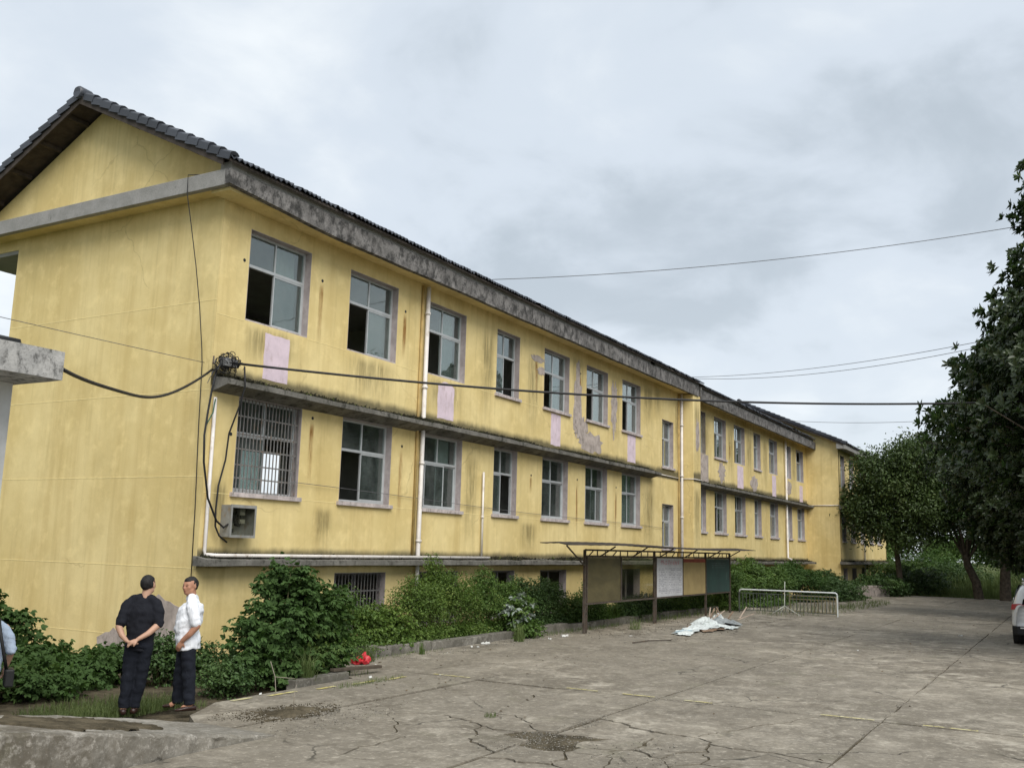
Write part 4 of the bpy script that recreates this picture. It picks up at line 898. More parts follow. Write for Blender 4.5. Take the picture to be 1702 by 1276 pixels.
blades('grass', 'thin weeds growing from the yard joints and kerb', [(3,-2.1,2.5,.12,240,.03,.12,.006,0,.6),(.6,-3.0,.5,.5,200,.05,.2,.008,-.05,.6),(12,-2.1,3,.15,400,.04,.16,.008,0,.6),(20,-2.2,5,.3,500,.05,.25,.01,0,.6),(.1,-4.05,.9,.12,260,.03,.10,.006,0,.7),(28,-4.5,5,1.6,700,.05,.25,.012,0,.6),(-1.4,-7.2,.1,.08,60,.03,.08,.005,0,.6),(35,-5.5,5,.8,500,.05,.25,.015,0,.6)], L_grass, kind='stuff')
WG = 'weeds rooted at the yard edge'
for nm, lab, sp, mt in [('grass_clump','long arching grass clump right of the broad-leaved shrub',[(-.62,-3.35,.10,.10,110,.35,.75,.014,-.1,.55)],L_grass),
                        ('weed','pale bushy weed in front of the silvery shrub',[(8.0,-2.35,.14,.12,160,.18,.52,.009,0,.45)],L_reed),
                        ('weed','weed tuft beside the red plastic bag',[(2.25,-2.25,.22,.14,130,.10,.38,.011,0,.6)],L_grass),
                        ('weed','small upright weed by the kerb below the tall shrub',[(4.1,-2.25,.06,.06,50,.1,.34,.010,0,.4)],L_bush2),
                        ('weed','dry twiggy weed in front of the notice board',[(13.6,-3.0,.25,.18,90,.10,.40,.008,0,.7)],L_reed)]:
    blades(nm, lab, sp, mt, 'weed', WG)
blades('weed_bed', 'rank green weeds filling the planter under the notice board', [(18,-1.0,7,.45,5200,.2,.75,.03,-.1,.35),(8,-.9,6,.45,3600,.15,.6,.025,-.1,.35),(30,-1.0,6,.8,2600,.3,.9,.04,-.1,.35)], L_bush, 'weeds', kind='stuff')
blades('tall_grass', 'tall pale grass beyond the far trees', [(62,-12,9,9,9000,.8,2.0,.035,-.14,.3),(56,-9,4,3.5,3000,.4,1.2,.03,-.14,.35),(57,-16,6,4,3000,.6,1.6,.03,-.14,.35),(70,0,8,6,3000,.8,1.8,.04,-.14,.3)], L_reed, kind='stuff')
blades('grass', 'verge grass at the far edge of the yard', [(52,-9,1.6,9,3600,.08,.3,.02,-.1,.5),(46,-3.2,5,.8,900,.08,.3,.02,-.05,.5)], L_grass, kind='stuff')

# ------------------------------------------------------------------ trees
def limb_tree(name, label, base, height, trunk_r, fork, blobs, n, L, Wd, mat, group, lean=(0,0), per=10, spread=.22, shell=.5, limbs=14):
    o = empty(name, base); tag(o, label, 'tree', group); b = Vector(base); m = MB()
    top = b+Vector((lean[0], lean[1], fork)); pts = [b, b+Vector((lean[0]*.2, lean[1]*.2, fork*.4)), b.lerp(top,.75)+Vector((.03,.04,0)), top]
    m.tube([b-Vector((0,0,.1))]+pts, [trunk_r*1.5, trunk_r*1.15, trunk_r, trunk_r*.9, trunk_r*.75], 10, False); m.build('trunk', M_bark, o)
    m = MB()
    for i in range(limbs):
        q = blobs[i % len(blobs)]; d = rand_dirs(1)[0]; tip = Vector((q[0]+d[0]*q[3]*.7, q[1]+d[1]*q[4]*.7, q[2]+d[2]*q[5]*.6)); st = b.lerp(top, random.uniform(.78,1.0)); mid = st.lerp(tip,.5)+Vector((random.uniform(-.2,.2), random.uniform(-.2,.2), .25)); r = trunk_r*random.uniform(.28,.5)
        m.tube([st, st.lerp(mid,.5), mid, mid.lerp(tip,.5), tip], [r, r*.8, r*.6, r*.4, r*.12], 6, False)
        for _ in range(3):
            d2 = rand_dirs(1)[0]; s2 = mid.lerp(tip, random.uniform(.0,.7)); e2 = s2+Vector((d2[0],d2[1],d2[2]*.6))*q[3]*.55; m.tube([s2, s2.lerp(e2,.5)+Vector((0,0,.06)), e2], [r*.4, r*.25, r*.07], 4, False)
    m.build('limb', M_bark, o)
    co, fc = cloud_leaves(blobs, n, L, Wd, per, spread, 1, shell); f = link('crown', polymesh('crown', co, fc), mat, o); f.location = -W[o.name]; f['kind'] = 'stuff'
    return o
FT = 'trees at the far end of the yard'
def crown(cx, cy, cz, rx, rz, k, seed):
    r = random.Random(seed); out = []
    for i in range(k):
        a = r.uniform(0, 6.28); ph = r.uniform(-.5, 1.0); q = r.uniform(.35,.8); s = r.uniform(.28,.46)
        out.append(bl(cx+rx*q*math.cos(a)*math.cos(ph*.9), cy+rx*q*math.sin(a)*math.cos(ph*.9), cz+rz*q*ph, rx*s, rx*s, rz*s*.9))
    return out
limb_tree('yard_tree', 'slender round-headed tree hiding the far wing', (49.0,-5.0,-.1), 9.5, .17, 3.3, crown(48.8,-5.2,6.0,3.1,3.4,24,3)+[bl(48.6,-3.6,4.0,1.4,1.4,1.1),bl(49,-6.5,4.2,1.6,1.6,1.2),bl(48.2,-4.6,4.6,1.8,1.8,1.4),bl(48.5,-5.0,6.4,2.2,2.2,2.0),bl(48.0,-5.6,3.3,1.2,1.2,.7)], 42000, .19, .095, L_cam, FT, (.1,.1), spread=.24)
limb_tree('yard_tree', 'dark spreading tree with the leftmost of the two thick far trunks', (50.0,-9.1,-.1), 9, .24, 2.6, crown(50.5,-8.6,5.4,3.4,3.0,18,9)+[bl(50,-7.0,6.0,1.6,1.6,1.5),bl(50,-10.6,3.6,1.8,1.8,1.3),bl(49.5,-8.5,6.5,2.4,2.4,2.0),bl(49.5,-7.2,3.8,1.2,1.2,.9),bl(52,-9.5,3.2,2.0,2.0,1.2)], 26000, .17, .08, L_dark, FT, (-.3,.6))
limb_tree('yard_tree', 'dark tree with a thick straight trunk beside the car roof', (49.0,-10.5,-.1), 9, .27, 3.2, crown(48.5,-11.6,5.6,3.4,3.0,18,12), 16000, .17, .08, L_dark, FT, (0,-.2))
limb_tree('yard_tree', 'dark tree whose trunk stands just behind the car', (43.5,-12.6,-.1), 9, .22, 2.6, crown(43.0,-12.9,5.6,3.2,3.2,18,15), 15000, .17, .08, L_dark, FT)
for i, (x,y,h,lab) in enumerate([(78,-9,5.0,'hedge tree on the skyline between the far trunks'),(84,-16,5.5,'hedge tree on the skyline behind the parked car'),(80,2,6.0,'hedge tree on the skyline past the school corner'),(88,-3,5.0,'smallest hedge tree on the skyline')]):
    limb_tree('hedge_tree', lab, (x,y,-.1), h, .15, 1.2, crown(x,y,h*.5,3.6,h*.42,12,40+i), 5000, .30, .15, L_bush, 'hedge trees on the skyline', limbs=8, spread=.35)

# the magnolias along the right side
def rosette_mesh(seed, k=12, L=.18, Wd=.080):
    r = np.random.default_rng(seed); a = np.arange(k)*2.4+r.uniform(0,.5,k); el = r.uniform(.05,1.05,k); d = np.c_[np.cos(a)*np.cos(el), np.sin(a)*np.cos(el), np.sin(el)]
    nr = np.c_[-np.cos(a)*np.sin(el), -np.sin(a)*np.sin(el), np.cos(el)]; return leaves(r.normal(0,.01,(k,3)), d, nr, L*r.uniform(.75,1.15,k), Wd*r.uniform(.85,1.15,k), .16, .12)
ROS = [rosette_mesh(s) for s in range(4)]
def rosettes(pts, ax):
    """ROS copies at pts with their axis along ax"""
    CO, FC, off = [], [], 0; z = unit(ax); t = unit(np.cross(z, np.array((.31,.17,.93)))); b = np.cross(z, t); idx = rng.integers(0,4,len(pts)); sp = rng.uniform(0,6.28,len(pts)); sc = rng.uniform(.8,1.2,len(pts))
    for k in range(4):
        co, fc = ROS[k]; s = np.where(idx == k)[0]
        if not len(s): continue
        c_, s_ = np.cos(sp[s])[:,None], np.sin(sp[s])[:,None]; T = t[s]*c_+b[s]*s_; Bv = -t[s]*s_+b[s]*c_
        P = pts[s][:,None,:]+sc[s][:,None,None]*(co[None,:,0:1]*T[:,None]+co[None,:,1:2]*Bv[:,None]+co[None,:,2:3]*z[s][:,None]); CO.append(P.reshape(-1,3))
        FC.append((fc[None]+(np.arange(len(s))*len(co))[:,None,None]).reshape(-1,4)+off); off += P.shape[0]*P.shape[1]
    return np.concatenate(CO), np.concatenate(FC)
RM = []
for k, (co, fc) in enumerate(ROS):
    me = polymesh('leaf_cluster', co, fc); me.materials.append(L_mag); RM.append(me)
def magnolia(label, base, top, prof, n, singles, seed, trunk_r=.2):
    """prof: list of (height, radius) of the crown"""
    o = empty('magnolia_tree', base); tag(o, label, 'tree', 'magnolia trees along the right side of the yard'); bx, by, bz = base
    m = MB(); m.tube([(bx,by,bz-.1),(bx,by,bz+1.2),(bx+.1,by+.05,bz+3.5),(bx,by,bz+7),(bx,by,top-.6)], [trunk_r*1.3,trunk_r,trunk_r*.85,trunk_r*.5,.03], 10, False); m.build('trunk', M_bark, o)
    hs = np.array([p[0] for p in prof]); rs = np.array([p[1] for p in prof]); r = np.random.default_rng(seed)
    hh = r.uniform(hs[0], hs[-1], n*3); w = np.interp(hh, hs, rs); keep = r.uniform(0, w.max(), n*3) < w; hh = hh[keep][:n]; w = w[keep][:n]; n = len(hh)
    a = r.uniform(0, 2*math.pi, n); lump = 1+.08*np.sin(a*3+hh*1.1+seed)+.10*np.sin(a*7-hh*2.7)+.09*np.sin(hh*5.1+a*2)
    q = r.uniform(0,1,n)**.30*r.uniform(.9,1.03,n); R = .99*w*lump*q; P = np.c_[bx+R*np.cos(a), by+R*np.sin(a), hh+r.normal(0,.1,n)]
    A = np.c_[np.cos(a), np.sin(a), np.full(n,.55)]+r.normal(0,.35,(n,3))
    m = MB()
    for i in r.choice(n, min(70,n), replace=False):
        p = Vector(P[i]); st = Vector((bx, by, max(bz+1.8, p.z-.35*math.hypot(p.x-bx, p.y-by)))); mid = st.lerp(p,.55)+Vector((0,0,-.1)); m.tube([st, mid, p], [.05,.03,.008], 5, False)
    m.build('limb', M_bark, o)
    cv = np.array(CAM)-P; score = (np.c_[np.cos(a),np.sin(a)]*unit(cv[:,:2])).sum(1)+q; order = np.argsort(-score); sing = order[:singles]; rest = order[singles:]
    for i in sing:
        c = bpy.data.objects.new('leaf_cluster', RM[i % 4]); COL.objects.link(c); c.parent = o; c.location = Vector(P[i])-W[o.name]
        c.rotation_euler = Vector(A[i]).to_track_quat('Z','Y').to_euler(); s = r.uniform(.85,1.2); c.scale = (s,s,s)
    co, fc = rosettes(P[rest], A[rest]); f = link('crown', polymesh('crown', co, fc), L_mag, o); f.location = -W[o.name]; f['kind'] = 'stuff'
    return o
magnolia('nearest magnolia with large glossy leaves at the right picture edge', (14,-15.2,-.05), 13.6, [(2.5,.8),(3.2,2.0),(4.2,3.3),(5.6,4.0),(6.4,3.9),(7.1,3.6),(7.9,3.1),(8.7,2.5),(9.6,2.15),(10.2,1.75),(10.8,2.0),(12.2,1.75),(13.4,.4)], 9000, 290, 4)
magnolia('second magnolia, standing past the parked car', (30,-13.0,-.05), 12, [(1.8,1.2),(3.0,2.6),(4.5,3.4),(6.3,3.9),(7.8,3.9),(9.2,2.9),(11,1.6),(12,.4)], 8500, 160, 8)
magnolia('magnolia standing outside the right picture edge, mirrored in the lower windows', (23,-18.5,-.05), 10.5, [(1.8,1.2),(3.0,2.6),(4.5,3.6),(6.3,3.9),(7.8,3.6),(9.2,2.5),(10.2,.4)], 3600, 0, 21)
magnolia('farthest magnolia, darkest beyond the second one', (39,-14.5,-.05), 11, [(1.8,1.2),(3.0,2.6),(4.5,3.6),(6.3,3.9),(7.8,3.6),(9.2,2.5),(10.8,.4)], 5200, 60, 11)

# more of the same trees on the far right side, seen only as reflections in the ground floor windows
_src = [o for o in COL.objects if o.name.startswith('yard_tree') and o.parent is None][1]
for (x, y, a) in ((30,-21,.9),(35,-22,2.6),(40,-20.5,4.4),(46,-21,.4),(52,-20.5,3.7),(58,-21,1.9),(64,-20.5,3.1),(70,-21,5.2),(77,-21,.2)):
    c = copy_tree(_src); c.location = (x, y, -.1); c.rotation_euler = (0,0,a); c.scale = (1.4,1.4,1.45); c['label'] = 'tree past the right picture edge, only mirrored in the ground floor windows'; c['group'] = 'trees mirrored in the windows'
# ------------------------------------------------------------------ neighbouring building at the left edge
M_white = simple('grey_white_render', (.56,.565,.56), .9, .1, 1.2, .2, 40, .15, dirt=(.42,.42,.40))
M_slab = concrete('mouldy_roof_slab', (.33,.325,.315), (.05,.05,.047), (.46,.45,.43), .62, 2.4)
N = empty('annex_building', (-10,-2,0)); tag(N, 'low white building with a mouldy concrete roof slab at the left edge', 'building')
m = MB(); m.prism(outline([(-16,-4.92),(-6.53,-4.92),(-6.53,4),(-16,4)], .008, .3), 3.80, 4.10); m.build('roof_slab', M_slab, N)
m = MB(); m.box(-15.5,-6.62,-4.22,3.6,-.1,3.797); m.build('wall', M_white, N)
m = MB(); pts = [(-8.2,-4.86),(-7.6,-4.80),(-7.35,-4.88),(-7.0,-4.86),(-6.8,-4.6),(-7.4,-4.3),(-8.2,-4.4)]; m.prism(pts, 4.101, [4.13,4.17,4.12,4.15,4.12,4.18,4.15]); m.build('tar_sheet', M_black, N)

# ------------------------------------------------------------------ cables and wires
M_cable = simple('black_cable', (.012,.012,.013), .5, .2, 5, .05, 50, .4)
M_wire = simple('grey_wire', (.10,.10,.105), .5, .2, 5, .05, 50, .4)
def sagline(a, b, sag, n=28, wob=0):
    a, b = Vector(a), Vector(b); out = []
    for i in range(n+1):
        t = i/n; p = a.lerp(b, t); p.z -= 4*sag*t*(1-t)
        if wob: p.z += wob*math.sin(t*9)*t*(1-t); p.y += wob*.6*math.sin(t*13+1)*t*(1-t)
        out.append(p)
    return out
def cable(label, pts, r, mat=None, name='cable', group='cables strung over the yard'):
    m = MB(); m.tube(pts, r, 7); return tag(m.build(name, mat or M_cable), label, 'cable', group)
cable('thick black cable crossing the whole picture from the building to the magnolia', sagline((.12,-.40,5.50),(14.3,-15.0,6.15),.42), .024)
cable('black cable sagging from the annex roof slab to the wire tangle', sagline((-6.52,-4.80,3.96),(-.10,-.12,5.36),.40,30,.12), .022)
cable('thin wire running in front of the gable to the wire tangle', sagline((-9.5,1.5,5.9),(-.12,.08,5.50),.05), .006, M_wire)
cable('thin wire from the roof up to the top of the magnolia', sagline((8.95,-.72,9.36),(14.2,-14.9,10.75),.30), .009, M_wire)
cable('upper of the two close wires from the pier to the magnolia', sagline((25.0,-.72,9.33),(16.6,-14.2,8.55),.32), .009, M_wire)
cable('lower of the two close wires from the pier to the magnolia', sagline((25.2,-.72,9.30),(16.6,-14.0,8.40),.42), .009, M_wire)
cable('faint wire leaving the roof of the middle block', sagline((38,-.72,9.2),(30.5,-12.6,8.0),.25), .010, M_wire)
cable('thin wire hanging down the gable wall', [(.25,-.50,9.20),(-.1,-.52,9.17),(-.52,.50,9.16),(-.53,.47,8.78),(-.40,.44,8.2),(-.24,.39,7.4),(-.12,.33,6.6),(-.05,.26,5.8),(-.03,.24,5.5),(-.03,.2,4.3),(-.03,.12,2.8),(-.03,.08,1.45)], .009, M_cable)
cable('lowest thin wire stretched below the ground floor windows', [(2.3,-.05,3.42),(3.6,-.06,3.40),(5.9,-.04,3.36),(9.2,-.04,3.28),(12.5,-.04,3.22),(16,-.04,3.20),(21.5,-.04,3.16),(24,-.04,3.1)], .006, M_wire)
cable('thick cable looping down the corner into the meter box', [(-.05,-.20,5.42),(-.10,-.16,5.0),(-.16,-.16,4.55),(-.24,-.20,4.1),(-.20,-.2,3.6),(.0,-.16,2.95),(.25,-.16,2.55),(.42,-.18,2.43),(.55,-.22,2.53),(.66,-.22,2.66)], .020)
cable('thick cable dropping past the barred window to the meter box', [(.42,-.42,5.48),(.46,-.43,5.1),(.45,-.34,4.75),(.40,-.16,4.2),(.40,-.12,3.7),(.27,-.12,3.2),(.25,-.12,2.75),(.27,-.12,2.45),(.36,-.14,2.28),(.55,-.16,2.16)], .017)
cable('thin green flex joining the white conduit', [(.10,-.06,4.86),(.04,-.10,4.72),(.0,-.12,4.55),(-.10,-.14,4.40),(-.2,-.16,4.25)], .012, simple('green_flex', (.03,.10,.06), .5, .1))
T = empty('wire_tangle', (.12,-.25,5.3)); tag(T, 'tangled bundle of old wires on the building corner', 'wires')
m = MB()
for k in range(34):
    cx, cy, cz = .18+random.gauss(0,.10), -.26+random.gauss(0,.06), 5.50+random.gauss(0,.07); r = random.uniform(.05,.19); a0 = random.uniform(0,6.28); u = Vector(rand_dirs(1)[0]); v = u.cross(Vector(rand_dirs(1)[0])).normalized()
    L = random.uniform(3,9); m.tube([Vector((cx,cy,cz))+(u*math.cos(a0+L*i/12)+v*math.sin(a0+L*i/12))*r*(1+.25*math.sin(i*1.3+k)) for i in range(13)], random.choice((.005,.006,.008,.011)), 5, False)
m.build('coil', M_cable, T)
m = MB()
for k in range(10):
    p = Vector((-.05+random.uniform(-.1,.1), -.2, 5.45+random.uniform(-.15,.12))); d = Vector((random.uniform(-1,.3), random.uniform(-.6,.1), random.uniform(-.7,.4))).normalized(); m.tube([p, p+d*.12, p+d*.22+Vector((0,0,-.04))], .006, 5, False)
m.build('loose_end', M_wire, T)
m = MB(); m.box(.02,.34,-.34,-.16,5.44,5.60); m.build('junction_box', simple('grey_junction', (.20,.20,.20), .6, .2), T, bevel=.01)
m = MB(); m.bar((-.03,-.06,5.62),(-.30,-.35,5.42), .03); m.bar((.3,-.06,5.55),(.3,-.46,5.50), .03); m.build('bracket', M_darkiron, T)

# electric meter box
def thin_glass():
    t = NT('dusty_glass'); tr = t.n('ShaderNodeBsdfTransparent'); gl = t.n('ShaderNodeBsdfGlossy'); gl.inputs['Roughness'].default_value = .05; fr = fresnel2(t, 1.4)
    m = t.n('ShaderNodeMixShader'); t.put(m.inputs[0], fr); t.t.links.new(tr.outputs[0], m.inputs[1]); t.t.links.new(gl.outputs[0], m.inputs[2]); tr.inputs[0].default_value = (.80,.80,.74,1); return t.done(m.outputs[0])
M_clear = thin_glass()
ME = empty('meter_box', (.85,-.15,2.2)); tag(ME, 'small grey metal meter box with a clear cover on the facade', 'meter box')
M_box = simple('galvanised_box', (.25,.25,.235), .5, .15, 5, .1, 40, .4, dirt=(.22,.16,.10))
m = MB(); x0,x1,y0,y1,z0,z1 = .50,1.14,-.26,-.004,2.26,2.86
m.box(x0,x1,y1-.01,y1,z0,z1); m.box(x0,x0+.015,y0,y1-.01,z0,z1); m.box(x1-.015,x1,y0,y1-.01,z0,z1); m.box(x0+.015,x1-.015,y0,y1-.01,z0,z0+.015); m.box(x0+.015,x1-.015,y0,y1-.01,z1-.015,z1)
m.box(x0-.01,x1+.01,y0-.02,y0-.001,z1-.05,z1+.01); m.box(x0-.01,x1+.01,y0-.02,y0-.001,z0-.01,z0+.04); m.box(x0-.01,x0+.03,y0-.02,y0-.001,z0+.04,z1-.05); m.box(x1-.03,x1+.01,y0-.02,y0-.001,z0+.04,z1-.05)
m.build('case', M_box, ME)
m = MB(); m.box(x0+.03,x1-.03,y0-.012,y0-.008,z0+.04,z1-.05); m.build('cover', M_clear, ME)
m = MB(); m.box(.56,.72,-.14,-.02,2.34,2.56); m.build('meter', simple('black_meter', (.05,.05,.05), .4, .2), ME, bevel=.01)
m = MB(); m.box(.58,.70,-.15,-.141,2.42,2.52); m.build('dial', M_box, ME)
m = MB(); m.box(.84,.97,-.16,-.02,2.68,2.80); m.box(.85,.99,-.15,-.02,2.52,2.60); m.build('breaker', simple('grey_breaker', (.38,.38,.36), .5, .1), ME, bevel=.006)
m = MB()
for k in range(7): m.tube([(.6+.05*k,-.1,2.75),(.64+.04*k,-.15,2.66-.02*k),(.7+.03*k,-.12,2.58-.02*k),(.68,-.1,2.5)], .008, 5)
m.build('wiring', M_cable, ME)

# ------------------------------------------------------------------ notice board
NB = empty('notice_board', (17.6,-2.52,0)); tag(NB, 'long rusty-framed notice board under a thin flat canopy', 'notice board')
by = -2.52
for x in (11.22, 16.28, 21.22, 24.05):
    m = MB(); m.box(x-.032,x+.032,by-.032,by+.032,-.02,2.20); m.build('post', M_darkiron, NB)
    if x < 17:
        m = MB(); m.box(x+.10,x+.15,by-.03,by+.03,-.02,2.03); m.build('post', M_darkiron, NB)
for x in (13.66, 18.84):
    m = MB(); m.box(x-.03,x+.03,by-.03,by+.03,.74,2.05); m.build('mullion', M_darkiron, NB)
for z, th in ((2.17,.05),(2.00,.05),(.74,.045)):
    segs = [(11.27,16.23),(16.33,21.17),(21.27,24.0)]
    for a, b in segs:
        m = MB(); m.box(a,b,by-.032,by+.032,z,z+th); m.build('rail', M_darkiron, NB)
for i in range(24):
    x = 11.5+i*.53; m = MB()
    if abs(x-16.28) < .08 or abs(x-21.22) < .3: continue
    if i % 3 == 0: m.bar((x,by,2.05),(x+.25,by,2.17), .022)
    else: m.box(x-.012,x+.012,by-.012,by+.012,2.051,2.169)
    m.build('fret_bar', M_darkiron, NB)
for x in (12.1, 14.4, 16.6, 18.9, 21.4, 23.6):
    m = MB(); m.bar((x,by-.04,2.02),(x-.25,by-.62,2.30), .03); m.build('brace', M_darkiron, NB)
m = MB(); m.bar((11.2,by-.03,1.75),(9.62,by-.25,2.29), .03); m.build('brace', M_darkiron, NB)
m = MB(); n = 60; vs = []; fs = []
for i in range(n+1):
    x = 9.5+15.5*i/n; z = 2.33+.03*math.sin(i*.12)+(.008 if i % 2 else 0)
    tap = .45 if i == 0 else 1.0
    for y, dz in ((by-.75*tap, -.01),(by,.05),(by+.6*tap,.02)): vs.append((x, y, z+dz))
    for y, dz in ((by-.75*tap, -.03),(by,.03),(by+.6*tap,.0)): vs.append((x, y, z+dz))
for i in range(n):
    b = i*6; c = b+6
    for a in (0,1): fs.append((b+a, c+a, c+a+1, b+a+1)); fs.append((b+3+a+1, c+3+a+1, c+3+a, b+3+a))
    fs.append((b+3, c+3, c, b)); fs.append((b+2, c+2, c+5, b+5))
fs += [(0,1,2,5,4,3), tuple(n*6+k for k in (3,4,5,2,1,0))]
m.add(vs, fs); m.build('canopy', simple('rusted_roof_sheet', (.055,.045,.038), .8, .3, 3, .3, 30, .2, dirt=(.03,.035,.028)), NB)
def board(name, a, b, mat, z0=.79, z1=1.99, d=.0, th=.02):
    m = MB(); m.box(a, b, by+d-th/2, by+d+th/2, z0, z1); return m.build(name, mat, NB)
M_tint = (lambda t: t.done(t.bsdf(t.mix(t.rng(t.noise(t.pos((1,1,2.5)), 1.3, 6, .7), .3, .7), (.075,.062,.026), (.135,.112,.050)), .28, None, .5)))(NT('brown_tinted_panel'))
board('glass_panel', 11.40, 13.62, M_tint)
board('glass_panel', 13.70, 16.22, M_clear, th=.006)
board('poster', 16.48, 18.80, simple('faded_white_print', (.55,.55,.56), .6, .08, 2, .02), d=-.01)
board('cork_panel', 18.89, 21.16, simple('yellowed_board', (.36,.275,.125), .8, .12, 2, .1), d=-.005, z1=1.86)
board('header_strip', 18.89, 21.16, simple('faded_red_strip', (.30,.075,.05), .7, .2, 3, .05), d=-.005, z0=1.862)
board('green_panel', 21.28, 23.99, simple('green_chalkboard', (.020,.052,.045), .45, .25, 2.5, .05, 40, .4), d=-.005)
r = random.Random(4); m = MB(); yy = by-.0215
for row in range(15):
    z = 1.66-row*.055
    for (a, b) in ((16.62,17.35),(17.52,18.10),(18.22,18.72)):
        x = a
        while x < b-.03:
            L = r.uniform(.03,.11); 
            if r.random() < .8: m.box(x, min(x+L,b), yy-.0006, yy, z, z+.016)
            x += L+r.uniform(.012,.05)
    if row % 3 == 0: m.box(16.55, 18.74, yy-.0004, yy, z-.022, z-.018)
m.box(17.43,17.436,yy-.0004,yy,.84,1.70); m.box(18.15,18.156,yy-.0004,yy,.84,1.70)
m.build('print', simple('grey_ink', (.20,.20,.24), .8, .2), NB)
m = MB()
for k in range(8):
    cx = 16.85+k*.22
    for _ in range(6):
        x, z = cx+r.uniform(-.07,.07), 1.86+r.uniform(-.06,.06)
        if r.random() < .5: m.box(x-.05,x+.05,yy-.0006,yy,z-.006,z+.006)
        else: m.box(x-.006,x+.006,yy-.0012,yy-.0007,z-.05,z+.05)
m.build('title_print', simple('faded_red_ink', (.55,.16,.19), .8, .15), NB)
m = MB()
for row in range(3):
    x = 21.9
    while x < 23.4:
        L = r.uniform(.03,.09); m.box(x, x+L, by-.0162, by-.0155, 1.82-row*.075, 1.845-row*.075); x += L+r.uniform(.03,.07)
m.box(23.62,23.66,by-.0162,by-.0155,1.22,1.50); m.build('chalk_print', simple('chalk', (.18,.24,.23), .9, .2), NB)

# ------------------------------------------------------------------ railings
def railing(label, p, q, h, mat_top, mat, nbar, lean=0, r_top=.027):
    o = empty('railing', p); tag(o, label, 'railing'); p, q = Vector(p), Vector(q); U = Vector((lean,0,1)); d = (q-p)
    m = MB(); m.tube([p+U*(h-.10), p+U*(h-.03)+d*.006, p+U*h+d*.02, p+d*.5+U*h, q+U*h-d*.02, q+U*(h-.03)-d*.006, q+U*(h-.10)], r_top, 8); m.build('top_rail', mat_top, o)
    for t in (0, 1):
        m = MB(); m.bar(p+d*t-Vector((0,0,.02)), p+d*t+U*(h-.09), .045); m.build('post', mat_top if t else mat, o)
    m = MB(); m.bar(p+d*.01+U*(h-.13), q-d*.01+U*(h-.13), .025); m.build('rail', mat, o)
    m = MB(); m.bar(p+d*.01+U*.10, q-d*.01+U*.10, .025); m.build('rail', mat, o)
    for k in range(nbar):
        t = (k+1)/(nbar+1); m = MB(); m.bar(p+d*t+U*.112, p+d*t+U*(h-.142), .022); m.build('bar', mat, o)
    return o
railing('white-topped metal railing running out from the notice board', (24.6,-2.72,0), (24.93,-6.30,0), .86, simple('chalky_white_paint', (.62,.65,.64), .6, .1), simple('grey_green_paint', (.075,.085,.072), .6, .25), 26)
railing('low ochre railing leaning behind the end of the white-topped one', (25.5,-4.4,0), (25.45,-6.15,0), .68, simple('ochre_rust_paint', (.24,.20,.11), .7, .2), simple('ochre_rust_paint', (.22,.18,.10), .7, .2), 12, .03, .02)
m = MB(); m.tube([(24.2,-4.35,0),(24.35,-4.5,.35),(24.4,-4.52,1.22)], .014, 6); m.tube([(24.35,-4.5,.33),(24.1,-4.05,.0)], .014, 6); m.tube([(24.35,-4.5,.33),(24.3,-5.1,.0)], .014, 6)
tag(m.build('pole_stand', simple('pale_pole', (.42,.43,.38), .6, .2)), 'thin pale pole on three legs in front of the railing', 'pole')
m = MB(); m.prism(outline([(42.6,-2.0),(47.4,-4.4),(47.3,-4.65),(42.45,-2.25)], .01, .6), -.13, .62); tag(m.build('planter_wall', simple('pinkish_cement_wall', (.30,.26,.235), .95, .25, 3, .3, 30, .1, dirt=(.12,.11,.09)), bevel=.02), 'low pinkish cement wall before the far wing', 'wall')

# ------------------------------------------------------------------ rubbish
RH = empty('rubbish_heap', (16,-4.4,0)); tag(RH, 'heap of torn white plastic sheeting and sticks beside the notice board', 'rubbish')
M_sheet = simple('torn_white_sheet', (.62,.66,.64), .55, .12, 4, .2, 30, .3, dirt=(.30,.32,.31)); M_sheet2 = simple('pale_blue_sheet', (.36,.46,.50), .55, .15, 4, .2)
M_sheet3 = simple('grey_torn_sheet', (.26,.28,.28), .6, .25, 4, .2, 30, .3, dirt=(.10,.11,.11))
M_card = simple('brown_card', (.22,.15,.10), .9, .25, 5, .2)
def crumple(cx, cy, z, sx, sy, hz, seed, ang, mat, name='crumpled_sheet'):
    r = random.Random(seed); n = 9; ph = [r.uniform(0,6.28) for _ in range(6)]; vs = []; ca, sa = math.cos(ang), math.sin(ang)
    for i in range(n+1):
        for j in range(n+1):
            u, v = i/n*2-1, j/n*2-1; e = 1-.35*abs(math.sin(ph[0]+3*u+2*v)); x, y = u*sx*e+r.uniform(-.03,.03), v*sy*e+r.uniform(-.03,.03)
            h = hz*(.35+.65*max(0,1-u*u*.9-v*v*.9))*(.65+.35*math.sin(2.3*u+ph[1])*math.cos(2.1*v+ph[2])+.18*math.sin(7*u+5*v+ph[3]))
            vs.append((cx+x*ca-y*sa, cy+x*sa+y*ca, z+.008+h+r.uniform(0,.012)))
    m = MB(); m.add(vs, [(i*(n+1)+j,(i+1)*(n+1)+j,(i+1)*(n+1)+j+1,i*(n+1)+j+1) for i in range(n) for j in range(n)]); return m.build(name, mat, RH)
